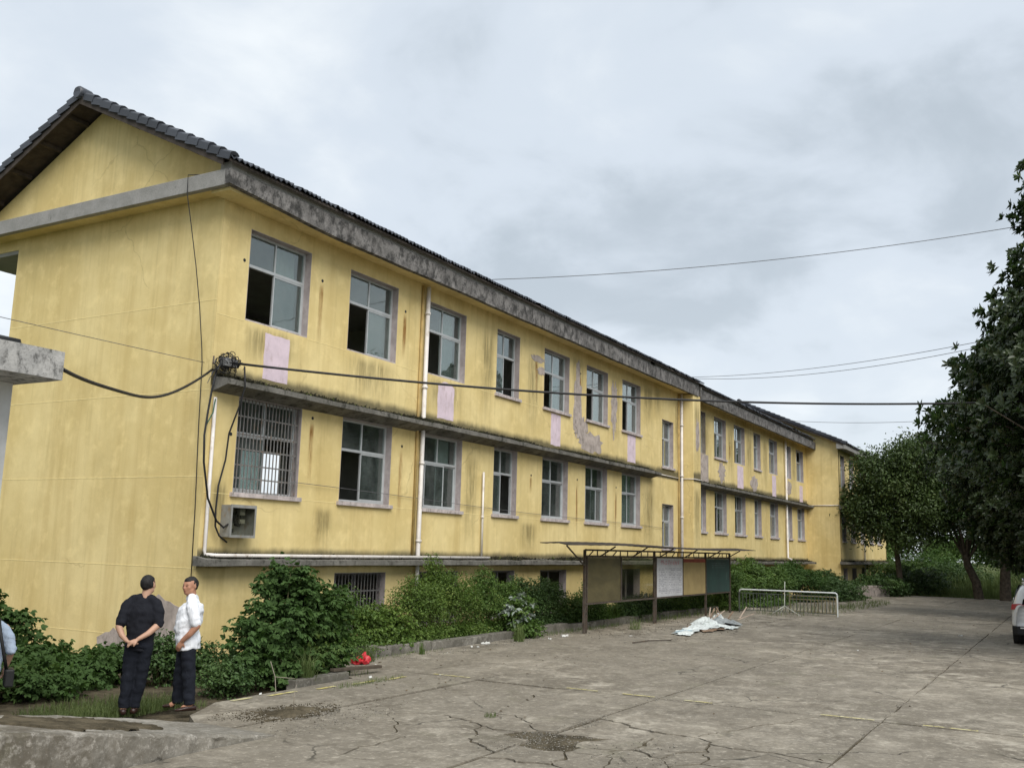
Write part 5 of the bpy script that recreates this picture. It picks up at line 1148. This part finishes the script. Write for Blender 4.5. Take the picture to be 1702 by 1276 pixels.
for i, (x,y,sx,sy,h,a,mt) in enumerate([(16.6,-4.1,1.0,.55,.24,.2,M_sheet),(17.3,-4.2,.7,.5,.26,1.0,M_sheet3),(15.9,-4.5,.9,.4,.13,-.2,M_sheet),(14.6,-4.45,1.1,.34,.15,.05,M_sheet),(13.6,-4.5,.9,.28,.10,.15,M_sheet2),(14.9,-4.85,.9,.22,.06,-.1,M_card),(17.6,-4.6,.6,.3,.14,.6,M_sheet3),(16.2,-5.0,.8,.2,.06,.1,M_sheet),(13.0,-4.7,.6,.25,.09,.2,M_sheet),(17.9,-4.0,.35,.3,.32,.3,M_sheet),(15.3,-4.2,.5,.3,.1,.3,M_card)]):
    crumple(x,y,0,sx,sy,h,i,a,mt)
for k in range(9):
    a = random.uniform(-.6,.6); x, y = 17.6+random.uniform(-.8,1.2), -4.3+random.uniform(-.5,.6); L = random.uniform(.5,1.1); m = MB(); m.bar((x,y,.03+.02*k),(x+L*math.cos(a),y+L*math.sin(a),.08+random.uniform(0,.45)), .035, .02); m.build('stick', M_card if k % 2 else simple('pale_lath', (.42,.33,.26), .9, .2), RH)
m = MB(); r = random.Random(3); m.ball((1.93,-2.42,.075), (.20,.12,.085), 26, 16); ph = [r.uniform(0,6.28) for _ in range(9)]
def bagp(x, y, z):
    u, v, w_ = x-1.93, y+2.42, z-.075; k = 1+.30*math.sin(23*u+ph[0]+9*w_)*math.sin(31*v+ph[1])+.22*math.sin(47*u+29*w_+ph[2])+.15*math.sin(61*v-37*u+ph[3])+r.uniform(-.07,.07); return (1.93+u*k, -2.42+v*k, max(.004, .075+w_*k*(1.25 if u > .03 else .85)))
m.v = [bagp(*p) for p in m.v]; m.sm = [False]*len(m.sm)
tag(m.build('plastic_bag', simple('red_plastic', (.50,.03,.04), .4, .2, 10, .3, 40, .4)), 'crumpled red plastic bag on the concrete by the shrubs', 'bag')
LIT = 'scraps of white litter on the yard'
for i, (x,y,s,lab) in enumerate([(-1.95,-3.62,.10,'white scrap below the forked twig near the man in white'),(.55,-3.72,.14,'flat white strip right of the grass clump'),(2.0,-2.66,.06,'tiny white scrap under the red bag'),(4.6,-2.55,.05,'small white scrap below the small upright weed'),(6.0,-2.35,.16,'white crumbs left of the pale bushy weed'),(6.9,-2.15,.28,'largest white scrap by the kerb, under the upright shrub'),(8.9,-2.65,.18,'white scrap just below the silvery shrub'),(10.0,-2.6,.26,'white scrap between silvery shrub and notice board post'),(11.4,-3.8,.10,'white crumb on the open yard before the notice board'),(1.6,-4.4,.05,'white dot beside the yellow dashes'),(11.9,-9.4,.10,'pale scrap alone in the middle of the yard'),(19.0,-11.0,.2,'pale scrap on the yard ahead of the car')]):
    m = MB(); r = random.Random(i+50); s *= .55
    for k in range(4 if s > .12 else 2):
        cx, cy = x+r.uniform(-s,s), y+r.uniform(-s,s)*.5; n = 6; m.prism([(cx+s*.5*r.uniform(.5,1)*math.cos(6.28*q/n), cy+s*.4*r.uniform(.5,1)*math.sin(6.28*q/n)) for q in range(n)], .008, [.012+r.uniform(0,s*.35) for _ in range(n)])
    tag(m.build('litter', simple('litter_white', (.58,.58,.55), .8, .1)), lab, 'litter', LIT)
def twig(label, pts, r, mat, grp='fallen twigs and laths'):
    m = MB(); m.tube(pts, r, 6); tag(m.build('twig', mat), label, 'twig', grp)
M_twig = simple('dry_twig', (.24,.21,.165), .9, .2)
m = MB(); m.tube([(-1.75,-3.75,.0),(-1.5,-3.48,.20),(-1.53,-3.4,.42)], .006, 6); m.tube([(-1.5,-3.48,.20),(-1.0,-3.4,.12),(-.7,-3.45,.03)], .006, 6); tag(m.build('twig', M_twig), 'bare forked twig leaning at the edge of the broad-leaved shrub', 'twig', 'fallen twigs and laths')
m = MB(); m.bar((.05,-3.28,.14),(1.25,-3.35,.10), .10, .05); tag(m.build('plank', simple('wet_dark_plank', (.07,.055,.04), .8, .3), bevel=.008), 'dark wet plank lying right of the grass clump', 'plank')
twig('thin dry stalk standing in the dirt heap', [(-2.75,-5.0,.03),(-2.74,-4.98,.2),(-2.68,-4.96,.34)], .006, M_twig)
twig('dark bent stick on the yard before the notice board', [(9.6,-4.6,.015),(10.3,-4.75,.03),(11.0,-5.05,.015)], .015, M_darkiron)
# fallen leaves
P = []; 
for (cx,cy,rx,ry,n) in ((10,-8,12,4,45),(2,-4,4,1.5,50),(22,-12,12,4,110),(16,-4,5,1.5,160)):
    x = rng.uniform(cx-rx,cx+rx,n); y = rng.uniform(cy-ry,cy+ry,n); P.append(np.c_[x,y,np.full(n,.010)])
P = np.concatenate(P); P = P[(P[:,1] < -2.1) & ~((P[:,0] < 1.4) & (P[:,1] > -4.2))]; n = len(P); d = rand_dirs(n)*np.array((1,1,.15)); co, fc = leaves(P, d, np.tile((0,0,1.0),(n,1))+rng.normal(0,.2,(n,3)), rng.uniform(.03,.08,n), rng.uniform(.02,.04,n), .3, -.05)
o = link('fallen_leaf', polymesh('fallen_leaf', co, fc), leaf_mat('dead_leaf', (.05,.035,.02), (.16,.11,.055), None, .9, .1)); tag(o, 'dead brown leaves scattered over the yard', 'leaves', kind='stuff')

# ------------------------------------------------------------------ parked car
CAR = empty('parked_car', (0,0,0)); W[CAR.name] = Vector((0,0,0)); tag(CAR, 'white sport utility car parked at the right edge, seen from behind', 'car')
M_paint = (lambda t: t.done(t.bsdf((.74,.74,.73), .28, None, .5, 0, Coat_Weight=.6, Coat_Roughness=.08)))(NT('white_car_paint'))
M_trim = simple('black_car_trim', (.02,.02,.02), .55, .1, 5, .1); M_cglass = (lambda t: t.done(t.bsdf((.012,.014,.016), .06, None, .6)))(NT('dark_car_glass')); M_red = (lambda t: t.done(t.bsdf((.42,.012,.02), .15, None, .6, 0, Coat_Weight=.8)))(NT('red_lens'))
M_chrome = (lambda t: t.done(t.bsdf((.62,.63,.65), .2, None, .5, 1.0)))(NT('brushed_metal'))
def section(x, zlo, pts):
    """half outline (y, z) from the sill up to the roof centre, mirrored"""
    return [(x, -y, z) for y, z in pts]+[(x, y, z) for y, z in reversed(pts)]
secs = [section(*s) for s in [
 (.00,0,[(.78,.42),(.82,.55),(.80,.72),(.78,.86),(.74,.98),(.70,1.02),(.4,1.04)]),
 (.05,0,[(.86,.36),(.90,.55),(.89,.74),(.87,.92),(.83,1.06),(.74,1.12),(.4,1.13)]),
 (.22,0,[(.90,.30),(.93,.55),(.925,.78),(.90,1.0),(.82,1.24),(.70,1.46),(.38,1.52)]),
 (.42,0,[(.91,.28),(.935,.55),(.93,.80),(.905,1.02),(.80,1.34),(.67,1.61),(.36,1.655)]),
 (1.4,0,[(.91,.26),(.94,.55),(.93,.80),(.905,1.02),(.80,1.36),(.66,1.65),(.35,1.70)]),
 (2.4,0,[(.91,.26),(.94,.55),(.93,.80),(.90,1.02),(.79,1.36),(.64,1.62),(.33,1.67)]),
 (3.1,0,[(.91,.26),(.94,.55),(.925,.80),(.89,1.02),(.82,1.12),(.66,1.30),(.33,1.36)]),
 (3.5,0,[(.91,.28),(.935,.55),(.92,.80),(.88,.98),(.80,1.03),(.60,1.08),(.3,1.10)]),
 (4.3,0,[(.88,.32),(.90,.55),(.87,.75),(.80,.88),(.70,.93),(.5,.96),(.25,.97)]),
 (4.62,0,[(.70,.40),(.74,.55),(.72,.66),(.66,.74),(.55,.78),(.4,.79),(.2,.80)])]]
m = MB(); k = len(secs[0]); vs = [p for s in secs for p in s]; fs = [(i*k+j, i*k+(j+1)%k, (i+1)*k+(j+1)%k, (i+1)*k+j) for i in range(len(secs)-1) for j in range(k)]
fs += [tuple(range(k)), tuple((len(secs)-1)*k+j for j in reversed(range(k)))]
m.add(vs, fs, True); b = m.build('body', M_paint, CAR); sd = b.modifiers.new('smooth', 'SUBSURF'); sd.levels = 2; sd.render_levels = 2
m = MB(); m.add([(-.012,-.66,1.06),(-.012,.66,1.06),(.30,.56,1.50),(.30,-.56,1.50),(.05,-.66,1.06),(.05,.66,1.06),(.36,.56,1.50),(.36,-.56,1.50)], [(0,3,2,1),(4,5,6,7),(0,1,5,4),(2,3,7,6),(1,2,6,5),(0,4,7,3)]); m.build('rear_window', M_cglass, CAR, bevel=.01)
for s in (-1, 1):
    m = MB(); pl = [(.93*s,.92),(.60*s,.95),(.45*s,.99),(.50*s,1.05),(.72*s,1.08),(.90*s,1.07)]; n = len(pl); vs = [(-.015+.10*abs(y)**4,y,z) for y,z in pl]+[(.16,y*.985,z) for y,z in pl]; ff = [tuple(range(n)), tuple(reversed(range(n,2*n)))]+[(i,n+i,n+(i+1)%n,(i+1)%n) for i in range(n)]; m.add(vs, ff); m.build('tail_light', M_red, CAR, bevel=.008)
    for x in (.85, 3.65):
        m = MB(); m.tube([(x,s*.70,.35),(x,s*.73,.35),(x,s*.90,.35),(x,s*.925,.35)], [.30,.345,.345,.31], 28); wh = m.build('wheel', M_black, CAR); m = MB(); m.tube([(x,s*.90,.35),(x,s*.932,.35)], [.22,.20], 20); m.build('rim', M_chrome, wh)
        m = MB(); m.tube([(x,s*.60,.37),(x,s*.936,.37)], .385, 28); m.build('wheel_arch', M_trim, CAR)
    m = MB(); pl = [(.55,1.05),(2.35,1.06),(2.75,1.10),(2.25,1.50),(1.2,1.56),(.6,1.45)]; m.prismY(pl, s*.80-.02, s*.80+.02); m.v = [(x, y+(-s)*max(0,(z-1.05))*.28+s*.085, z) for x, y, z in m.v]; m.build('side_window', M_cglass, CAR)
    m = MB(); m.box(2.75,2.92,min(s*.88,s*1.0),max(s*.88,s*1.0),1.02,1.15); m.build('mirror', M_paint, CAR, bevel=.03)
    m = MB(); m.tube([(.6,s*.62,1.69),(.8,s*.64,1.73),(2.2,s*.62,1.71),(2.4,s*.60,1.67)], .018, 6); m.build('roof_rail', M_chrome, CAR)
    m = MB(); m.tube([(.3,s*.55,.33),(-.02,s*.55,.33)], .04, 10); m.build('exhaust', M_chrome, CAR)
m = MB(); m.prism([(-.05,-.80),(-.05,.80),(.06,.92),(.5,.94),(.5,-.94),(.06,-.92)], .27, .50); m.build('bumper', M_trim, CAR, bevel=.03)
m = MB(); m.box(-.065,-.045,-.72,.72,.44,.475); m.build('bumper_trim', M_chrome, CAR)
m = MB(); m.box(-.022,-.006,-.58,.58,.895,.925); m.build('tailgate_trim', M_chrome, CAR)
m = MB(); m.prism([(.18,-.60),(.18,.60),(.55,.66),(.55,-.66)], 1.60, 1.655); m.build('spoiler', M_paint, CAR, bevel=.02)
CAR.location = (16.85, -13.36, 0); W[CAR.name] = Vector(CAR.location)
# ------------------------------------------------------------------ people
from mathutils import noise as mnoise
M_skin = simple('skin', (.46,.275,.19), .55, .08, 9, .1, 80, .35, obj=True)
M_skin2 = simple('tanned_skin', (.38,.19,.12), .55, .08, 9, .1, 80, .35, obj=True)
M_hair = simple('black_hair', (.012,.011,.011), .55, .3, 40, .6, 120, .3, obj=True)
def cloth(name, col, var=.1):
    t = NT(name); p = t.pos(obj=True); a = t.noise(t.pos((1,1,.6), obj=True), 7, 3, .5, 1.2); f = t.noise(p, 160, 2)
    c = t.mix(t.rng(a, .3, .7), tuple(x*(1-var) for x in col), tuple(min(1,x*(1+var)) for x in col))
    return t.done(t.bsdf(c, .88, t.bump(t.math('ADD', t.math('MULTIPLY', a, 1.6), t.math('MULTIPLY', f, .15)), .5, .03), .2))
C_black = cloth('black_shirt_cloth', (.012,.013,.018)); C_navy = cloth('dark_trouser_cloth', (.010,.012,.018)); C_white = cloth('white_shirt_cloth', (.76,.78,.82), .04); C_blue = cloth('light_blue_shirt_cloth', (.42,.50,.62), .06)
M_shoe = simple('dark_brown_leather', (.035,.016,.012), .4, .2, 9, .1, 60, .4, obj=True); M_eye = simple('dark_eye', (.02,.015,.012), .3, .1)
def solid(name, parts, mat, parent, vox=.011, smooth=5, fold=0):
    """parts: ('t', pts, radii, flat) tubes and ('b', centre, radii) balls fused into one skin"""
    m = MB()
    for p in parts:
        if p[0] == 't':
            pts = [Vector(q) for q in p[1]]; rs = p[2]; m.tube(pts, rs, 14, True, p[3] if len(p) > 3 else 1.0)
            if not (len(p) > 4 and p[4]):
                m.ball(pts[0], rs[0]*.98 if len(p) < 4 else (rs[0]*.9,)*3, 10, 6); m.ball(pts[-1], rs[-1]*.98, 10, 6)
        else: m.ball(p[1], p[2], 14, 9)
    me = m.mesh('tmp', (0,0,0)); ob = bpy.data.objects.new('tmp', me); COL.objects.link(ob)
    rm = ob.modifiers.new('r', 'REMESH'); rm.mode = 'VOXEL'; rm.voxel_size = vox; rm.use_smooth_shade = True
    sm = ob.modifiers.new('s', 'SMOOTH'); sm.iterations = smooth; sm.factor = .5
    dg = bpy.context.evaluated_depsgraph_get(); dg.update(); out = bpy.data.meshes.new_from_object(ob.evaluated_get(dg)); bpy.data.objects.remove(ob)
    if fold:
        co = np.empty(len(out.vertices)*3, np.float32); out.vertices.foreach_get('co', co); co = co.reshape(-1,3); nv = np.empty(len(out.vertices)*3, np.float32); out.vertices.foreach_get('normal', nv); nv = nv.reshape(-1,3); sd = len(out.vertices) % 17
        d = np.array([mnoise.noise(Vector((x*5+sd, y*5+z*2.5, z*11))) + .7*mnoise.noise(Vector((x*13+z*8, y*13-z*6, z*17+sd))) for x, y, z in co]); d = np.sign(d)*np.abs(d)**.8; co = co+nv*(d*fold)[:,None]; out.vertices.foreach_set('co', co.ravel().astype(np.float32)); out.update()
    out.name = name; out.materials.clear(); out.materials.append(mat)
    return link(name, out, None, parent)
def torso_rings(m, rings, n=26):
    """closed rings (z, cx, cy, rx(front-back), ry(side)) joined into a garment, open at the ends"""
    vs = []; k = len(rings)
    for z, cx, cy, rx, ry in rings:
        for j in range(n):
            t = 2*math.pi*j/n; c, s = math.cos(t), math.sin(t); q = 2.5
            vs.append((cx+rx*math.copysign(abs(c)**(2/q), c), cy+ry*math.copysign(abs(s)**(2/q), s), z+(.006*math.sin(5*t+z*40))))
    m.add(vs, [(i*n+j, i*n+(j+1)%n, (i+1)*n+(j+1)%n, (i+1)*n+j) for i in range(k-1) for j in range(n)], True)
def hand(wrist, tip_dir, palm_n, thumb_side, curl=.35, s=1.0):
    """palm and five fingers as fused tubes; returns part list"""
    w = Vector(wrist); d = Vector(tip_dir).normalized(); n = Vector(palm_n); n = (n-d*n.dot(d)).normalized(); t = d.cross(n)*thumb_side; P = []
    P.append(('t', [w, w+d*.045*s, w+d*.085*s], [.026*s,.032*s,.030*s], .62))
    P.append(('t', [w+d*.05*s-t*.018*s, w+d*.088*s-t*.024*s], [.022*s,.018*s], .7)); P.append(('t', [w+d*.05*s+t*.018*s, w+d*.088*s+t*.024*s], [.022*s,.018*s], .7))
    for i, (o, L) in enumerate(((.030,.072),(.010,.082),(-.010,.076),(-.029,.060))):
        b = w+d*.085*s+t*o*s; a = d*math.cos(curl*.6)+n*math.sin(curl*.6); c = d*math.cos(curl*1.6)+n*math.sin(curl*1.6); e_ = d*math.cos(curl*2.5)+n*math.sin(curl*2.5)
        p1 = b+a*L*.45*s; p2 = p1+c*L*.32*s; p3 = p2+e_*L*.25*s; P.append(('t', [b,p1,p2,p3], [.0100*s,.0095*s,.0088*s,.0075*s]))
    b = w+d*.025*s+t*.026*s; p1 = b+(d*.6+t*.7+n*.25).normalized()*.042*s; p2 = p1+(d*.85+t*.3+n*.3).normalized()*.032*s; P.append(('t', [b,p1,p2], [.0135*s,.0115*s,.009*s])); return P
def head_parts(c, yaw, pitch=0.):
    """head centred at c, looking along yaw in the person's own frame"""
    f = Vector((math.cos(yaw), math.sin(yaw), 0)); s = Vector((-math.sin(yaw), math.cos(yaw), 0)); u = Vector((0,0,1)); c = Vector(c)
    P = []; B_ = lambda a, b, h, r: P.append(('b', c+f*a+s*b+u*h, r))
    B_(-.008,0,.035,.088); B_(-.03,0,.03,.085); B_(.015,0,.02,.082); B_(.03,0,-.035,.066); B_(.045,0,-.075,.045); B_(.015,.03,-.06,.05); B_(.015,-.03,-.06,.05)
    P.append(('t', [c+f*.083+u*.015, c+f*.098-u*.012, c+f*.106-u*.028], [.010,.012,.015])); B_(.094,.010,-.031,.0105); B_(.094,-.010,-.031,.0105)
    P.append(('t', [c+f*.086+s*.018-u*.060, c+f*.094-u*.058, c+f*.086-s*.018-u*.060], [.007,.009,.007])); P.append(('t', [c+f*.082+s*.038+u*.022, c+f*.092+u*.020, c+f*.082-s*.038+u*.022], [.009,.010,.009]))
    for q in (1,-1): P.append(('b', c+f*.060+s*.048*q-u*.018, .026)); P.append(('b', c-f*.008+s*.088*q-u*.005, (.018,.012,.030)))
    return P
def hair_parts(c, yaw):
    f = Vector((math.cos(yaw), math.sin(yaw), 0)); s = Vector((-math.sin(yaw), math.cos(yaw), 0)); u = Vector((0,0,1)); c = Vector(c)
    return [('b', c-f*.018+u*.046, .087), ('b', c-f*.040+u*.030, .083), ('b', c+f*.022+u*.066, (.066,.066,.052)), ('b', c-f*.052-u*.004, .066), ('b', c-f*.03+s*.036+u*.008, .056), ('b', c-f*.03-s*.036+u*.008, .056), ('t', [c+f*.005+s*.070+u*.04, c-f*.01+s*.074+u*.005], [.018,.012]), ('t', [c+f*.005-s*.070+u*.04, c-f*.01-s*.074+u*.005], [.018,.012])]
def face_bits(c, yaw, parent):
    f = Vector((math.cos(yaw), math.sin(yaw), 0)); s = Vector((-math.sin(yaw), math.cos(yaw), 0)); u = Vector((0,0,1)); c = Vector(c); m = MB()
    for q in (1,-1): m.ball(c+f*.086+s*.031*q+u*.004, (.009,.011,.006), 8, 6)
    m.build('eye', M_eye, parent); m = MB()
    for q in (1,-1): m.tube([c+f*.090+s*.018*q+u*.020, c+f*.089+s*.034*q+u*.024, c+f*.078+s*.048*q+u*.018], .0035, 5)
    m.build('eyebrow', M_hair, parent); m = MB(); m.tube([c+f*.090+s*.020-u*.061, c+f*.0985-u*.060, c+f*.090-s*.020-u*.061], .003, 5); m.build('lip', simple('lip', (.26,.085,.07), .5, .1), parent)
def shoe(m, toe_dir, heel, s=1.0):
    d = Vector(toe_dir).normalized(); h = Vector(heel); sd = Vector((-d.y, d.x, 0)); n = 14; rows = []
    for a, w_, z in ((-.065,.030,.055),(-.03,.036,.072),(.05,.040,.066),(.12,.046,.048),(.17,.040,.036),(.20,.022,.022)):
        c = h+d*a*s; ring = []
        for j in range(n):
            t = 2*math.pi*j/n; y = math.cos(t)*w_*s; zz = math.sin(t); ring.append(c+sd*y+Vector((0,0,(zz*.5+.5)*z*s if zz > -.5 else 0)))
        rows.append(ring)
    vs = [p for r in rows for p in r]; k = len(rows); m.add(vs, [(i*n+j, (i+1)*n+j, (i+1)*n+(j+1)%n, i*n+(j+1)%n) for i in range(k-1) for j in range(n)]+[tuple(range(n)), tuple((k-1)*n+j for j in reversed(range(n)))], True)
def place(o, loc, yaw, scale=1.0): o.location = loc; o.rotation_euler = (0,0,yaw); o.scale = (scale,)*3
# frame of each person: +x is forward, +y their left, z up

# man in black, seen from behind, hands clasped behind his back
def torso(lean=0): return [('t', [(0,0,.93),(0,0,1.1),(-.005,0,1.26),(-.005,0,1.36)], [.150,.155,.165,.10], .62, True)]
def shirt_parts(waist, belly, sleeves, neck, hem=.77, fl=.70):
    """torso tube, sloping shoulders, sleeves and a stand-up collar"""
    P = [('t', [(0,0,hem),(.01,0,hem+.10),(belly*.5,0,1.02),(belly*.35,0,1.17),(-.005,0,1.28),(-.01,0,1.355)], [waist*.98,waist*1.0,waist*1.03,waist*1.03,waist*1.02,waist*.80], fl, True)]
    nx, ny = neck; P.append(('b', (-.008,0,1.365), (.088,.150,.080))); P.append(('b', (nx*.3,ny*.4,1.41), (.078,.095,.060)))
    for q, sl in zip((1,-1), sleeves):
        P.append(('t', [(nx*.3,ny*.5+q*.035,1.435),(-.008,q*.11,1.405),(-.012,q*.172,1.36)], [.058,.068,.068]))
        P.append(('t', [(-.012,q*.172,1.36)]+sl, [.074,.076,.074,.072]))
    P.append(('t', [(nx*.4,ny*.6,1.40),(nx*.8,ny,1.468)], [.074,.064], 1.0, True)); return P
A = empty('person'); tag(A, 'man in black shirt and trousers with hands clasped behind his back', 'person')
hc = (.02,-.045,1.60)
body = torso() + [('t', [(-.01,-.02,1.36),(.0,-.035,1.48),(.01,-.043,1.56)], [.066,.060,.060])]
body += head_parts(hc, -.45)
body += [('t', [(-.012,.185,1.365),(-.05,.225,1.22),(-.08,.255,1.075)], [.056,.050,.045]), ('t', [(-.08,.255,1.075),(-.15,.20,.975),(-.17,.14,.915)], [.046,.038,.028])]
body += [('t', [(-.012,-.185,1.365),(-.05,-.215,1.24),(-.08,-.215,1.10)], [.056,.050,.045]), ('t', [(-.08,-.215,1.10),(-.15,-.11,1.0),(-.19,.0,.935)], [.046,.038,.028])]
body += hand((-.17,.14,.915), (-.10,-.75,-.42), (.2,-.4,.9), -1, .5) + hand((-.19,.0,.935), (-.12,.80,-.42), (.3,.3,-.8), 1, .35)
body += [('t', [(0,.09,.92),(.01,.115,.50),(-.01,.125,.09)], [.08,.06,.045]), ('t', [(0,-.09,.92),(.03,-.05,.50),(.06,.0,.09)], [.08,.06,.045]), ('t', [(-.02,.125,.07),(.06,.125,.03)], [.042,.035]), ('t', [(.05,.0,.07),(.13,.0,.03)], [.042,.035])]
solid('body', body, M_skin, A)
solid('hair', hair_parts(hc, -.45), M_hair, A, .008, 2)
solid('shirt', shirt_parts(.172, .01, [[(-.03,.200,1.27),(-.055,.228,1.17),(-.064,.240,1.12)],[(-.03,-.200,1.27),(-.055,-.216,1.17),(-.062,-.218,1.12)]], (.0,-.035), .76), C_black, A, .011, 4, .011)
solid('trousers', [('t', [(0,0,.93),(0,0,.82)], [.158,.165], .75, True), ('t', [(0,.078,.88),(.005,.098,.55),(-.005,.115,.28),(-.01,.125,.07)], [.100,.084,.072,.068], 1.0, True), ('t', [(0,-.078,.88),(.02,-.06,.55),(.045,-.025,.28),(.06,.005,.07)], [.100,.086,.074,.068], 1.0, True)], C_navy, A, .012, 4, .010)
m = MB(); shoe(m, (1,.25,0), (-.02,.125,0)); m.build('shoe', M_shoe, A); m = MB(); shoe(m, (1,-.2,0), (.05,.0,0)); m.build('shoe', M_shoe, A)
place(A, (-4.06,-3.50,.0), R_(44), 1.0)

# man in white, turned towards him, a hand in his pocket
Bm = empty('person'); tag(Bm, 'man in white short-sleeved shirt with one hand in his trouser pocket', 'person')
hc = (.04,.02,1.58); hy = .85
body = torso() + [('t', [(.0,0,1.34),(.015,.01,1.46),(.025,.015,1.54)], [.068,.064,.062])] + head_parts(hc, hy)
body += [('t', [(-.012,.185,1.36),(-.07,.235,1.22),(-.11,.245,1.08)], [.060,.052,.047]), ('t', [(-.11,.245,1.08),(-.02,.245,.97),(.07,.205,.885)], [.047,.042,.031])] + hand((.07,.205,.885), (.35,-.18,-.75), (-.2,-.9,.1), 1, .3)
body += [('t', [(-.012,-.185,1.36),(-.06,-.235,1.22),(-.06,-.245,1.08)], [.060,.052,.047]), ('t', [(-.06,-.245,1.08),(.04,-.25,.98),(.08,-.235,.88)], [.047,.040,.030])] + hand((.08,-.235,.88), (.2,.1,-.9), (-.2,.9,.1), -1, .4)
body += [('t', [(0,.09,.92),(-.04,.12,.50),(-.08,.14,.09)], [.08,.06,.045]), ('t', [(.01,-.09,.92),(.09,-.10,.50),(.10,-.13,.09)], [.08,.06,.045]), ('t', [(-.09,.14,.07),(.0,.15,.03)], [.042,.035]), ('t', [(.10,-.13,.07),(.18,-.12,.03)], [.042,.035])]
solid('body', body, M_skin2, Bm)
solid('hair', hair_parts(hc, hy), M_hair, Bm, .008, 2); face_bits(hc, hy, Bm)
solid('shirt', shirt_parts(.196, .09, [[(-.045,.215,1.27),(-.078,.240,1.17),(-.092,.244,1.11)],[(-.035,-.215,1.27),(-.06,-.242,1.17),(-.062,-.246,1.11)]], (.015,.008), .755, .80), C_white, Bm, .011, 4, .013)
solid('trousers', [('t', [(.01,0,.94),(.01,0,.82)], [.165,.172], .80, True), ('t', [(0,.078,.88),(-.03,.10,.55),(-.055,.12,.28),(-.08,.14,.07)], [.106,.090,.078,.074], 1.0, True), ('t', [(.01,-.078,.88),(.08,-.09,.55),(.095,-.11,.28),(.10,-.13,.06)], [.106,.092,.080,.076], 1.0, True)], C_navy, Bm, .012, 4, .010)
m = MB(); shoe(m, (1,.3,0), (-.10,.14,0)); m.build('shoe', M_shoe, Bm); m = MB(); shoe(m, (1,-.05,0), (.09,-.13,0)); m.build('shoe', M_shoe, Bm)
place(Bm, (-3.42,-3.70,.0), R_(132), 1.0)

# third person, mostly out of the picture
Cm = empty('person'); tag(Cm, 'person in light blue shirt with a black shoulder strap, cut by the left edge', 'person')
hc = (.02,0,1.60)
body = torso() + [('t', [(-.01,0,1.36),(.0,0,1.48),(.01,0,1.56)], [.066,.060,.060])] + head_parts(hc, .2)
for q in (1,-1):
    body += [('t', [(-.01,q*.185,1.385),(-.04,q*.235,1.24),(-.05,q*.262,1.10)], [.048,.046,.043]), ('t', [(-.05,q*.275,1.10),(.03,q*.26,.98),(.08,q*.235,.88)], [.046,.038,.028])] + hand((.08,q*.235,.88), (.3,-.1*q,-.9), (-.1,-.9*q,.1), q, .5)
    body += [('t', [(0,q*.09,.92),(.01,q*.11,.50),(-.01,q*.12,.09)], [.08,.06,.045]), ('t', [(-.02,q*.12,.07),(.06,q*.125,.03)], [.042,.035])]
solid('body', body, M_skin, Cm); solid('hair', hair_parts(hc, .2), M_hair, Cm, .009, 3)
solid('shirt', shirt_parts(.182, .02, [[(-.03,.22,1.27),(-.045,.25,1.17),(-.052,.262,1.11)],[(-.03,-.22,1.27),(-.045,-.25,1.17),(-.052,-.262,1.11)]], (0,0), .76), C_blue, Cm, .011, 4, .011)
solid('trousers', [('t', [(0,0,.93),(0,0,.84)], [.150,.152], 1.1, True)]+[('t', [(0,q*.075,.86),(.005,q*.095,.55),(-.005,q*.11,.28),(-.01,q*.12,.10)], [.105,.090,.076,.070], 1.0, True) for q in (1,-1)], C_navy, Cm, .012, 5)
for q in (1,-1):
    m = MB(); shoe(m, (1,.2*q,0), (-.02,q*.12,0)); m.build('shoe', M_shoe, Cm)
m = MB(); m.tube([(-.02,-.10,1.50),(-.14,-.10,1.44),(-.20,-.14,1.25),(-.205,-.19,1.05),(-.10,-.24,.86)], .02, 6, True, .3); m.build('bag_strap', M_black, Cm)
m = MB(); m.box(-.16,.10,-.33,-.22,.66,.88); m.build('shoulder_bag', M_black, Cm, bevel=.02)
place(Cm, (-5.92,-3.20,-.10), R_(60), .90)
# end
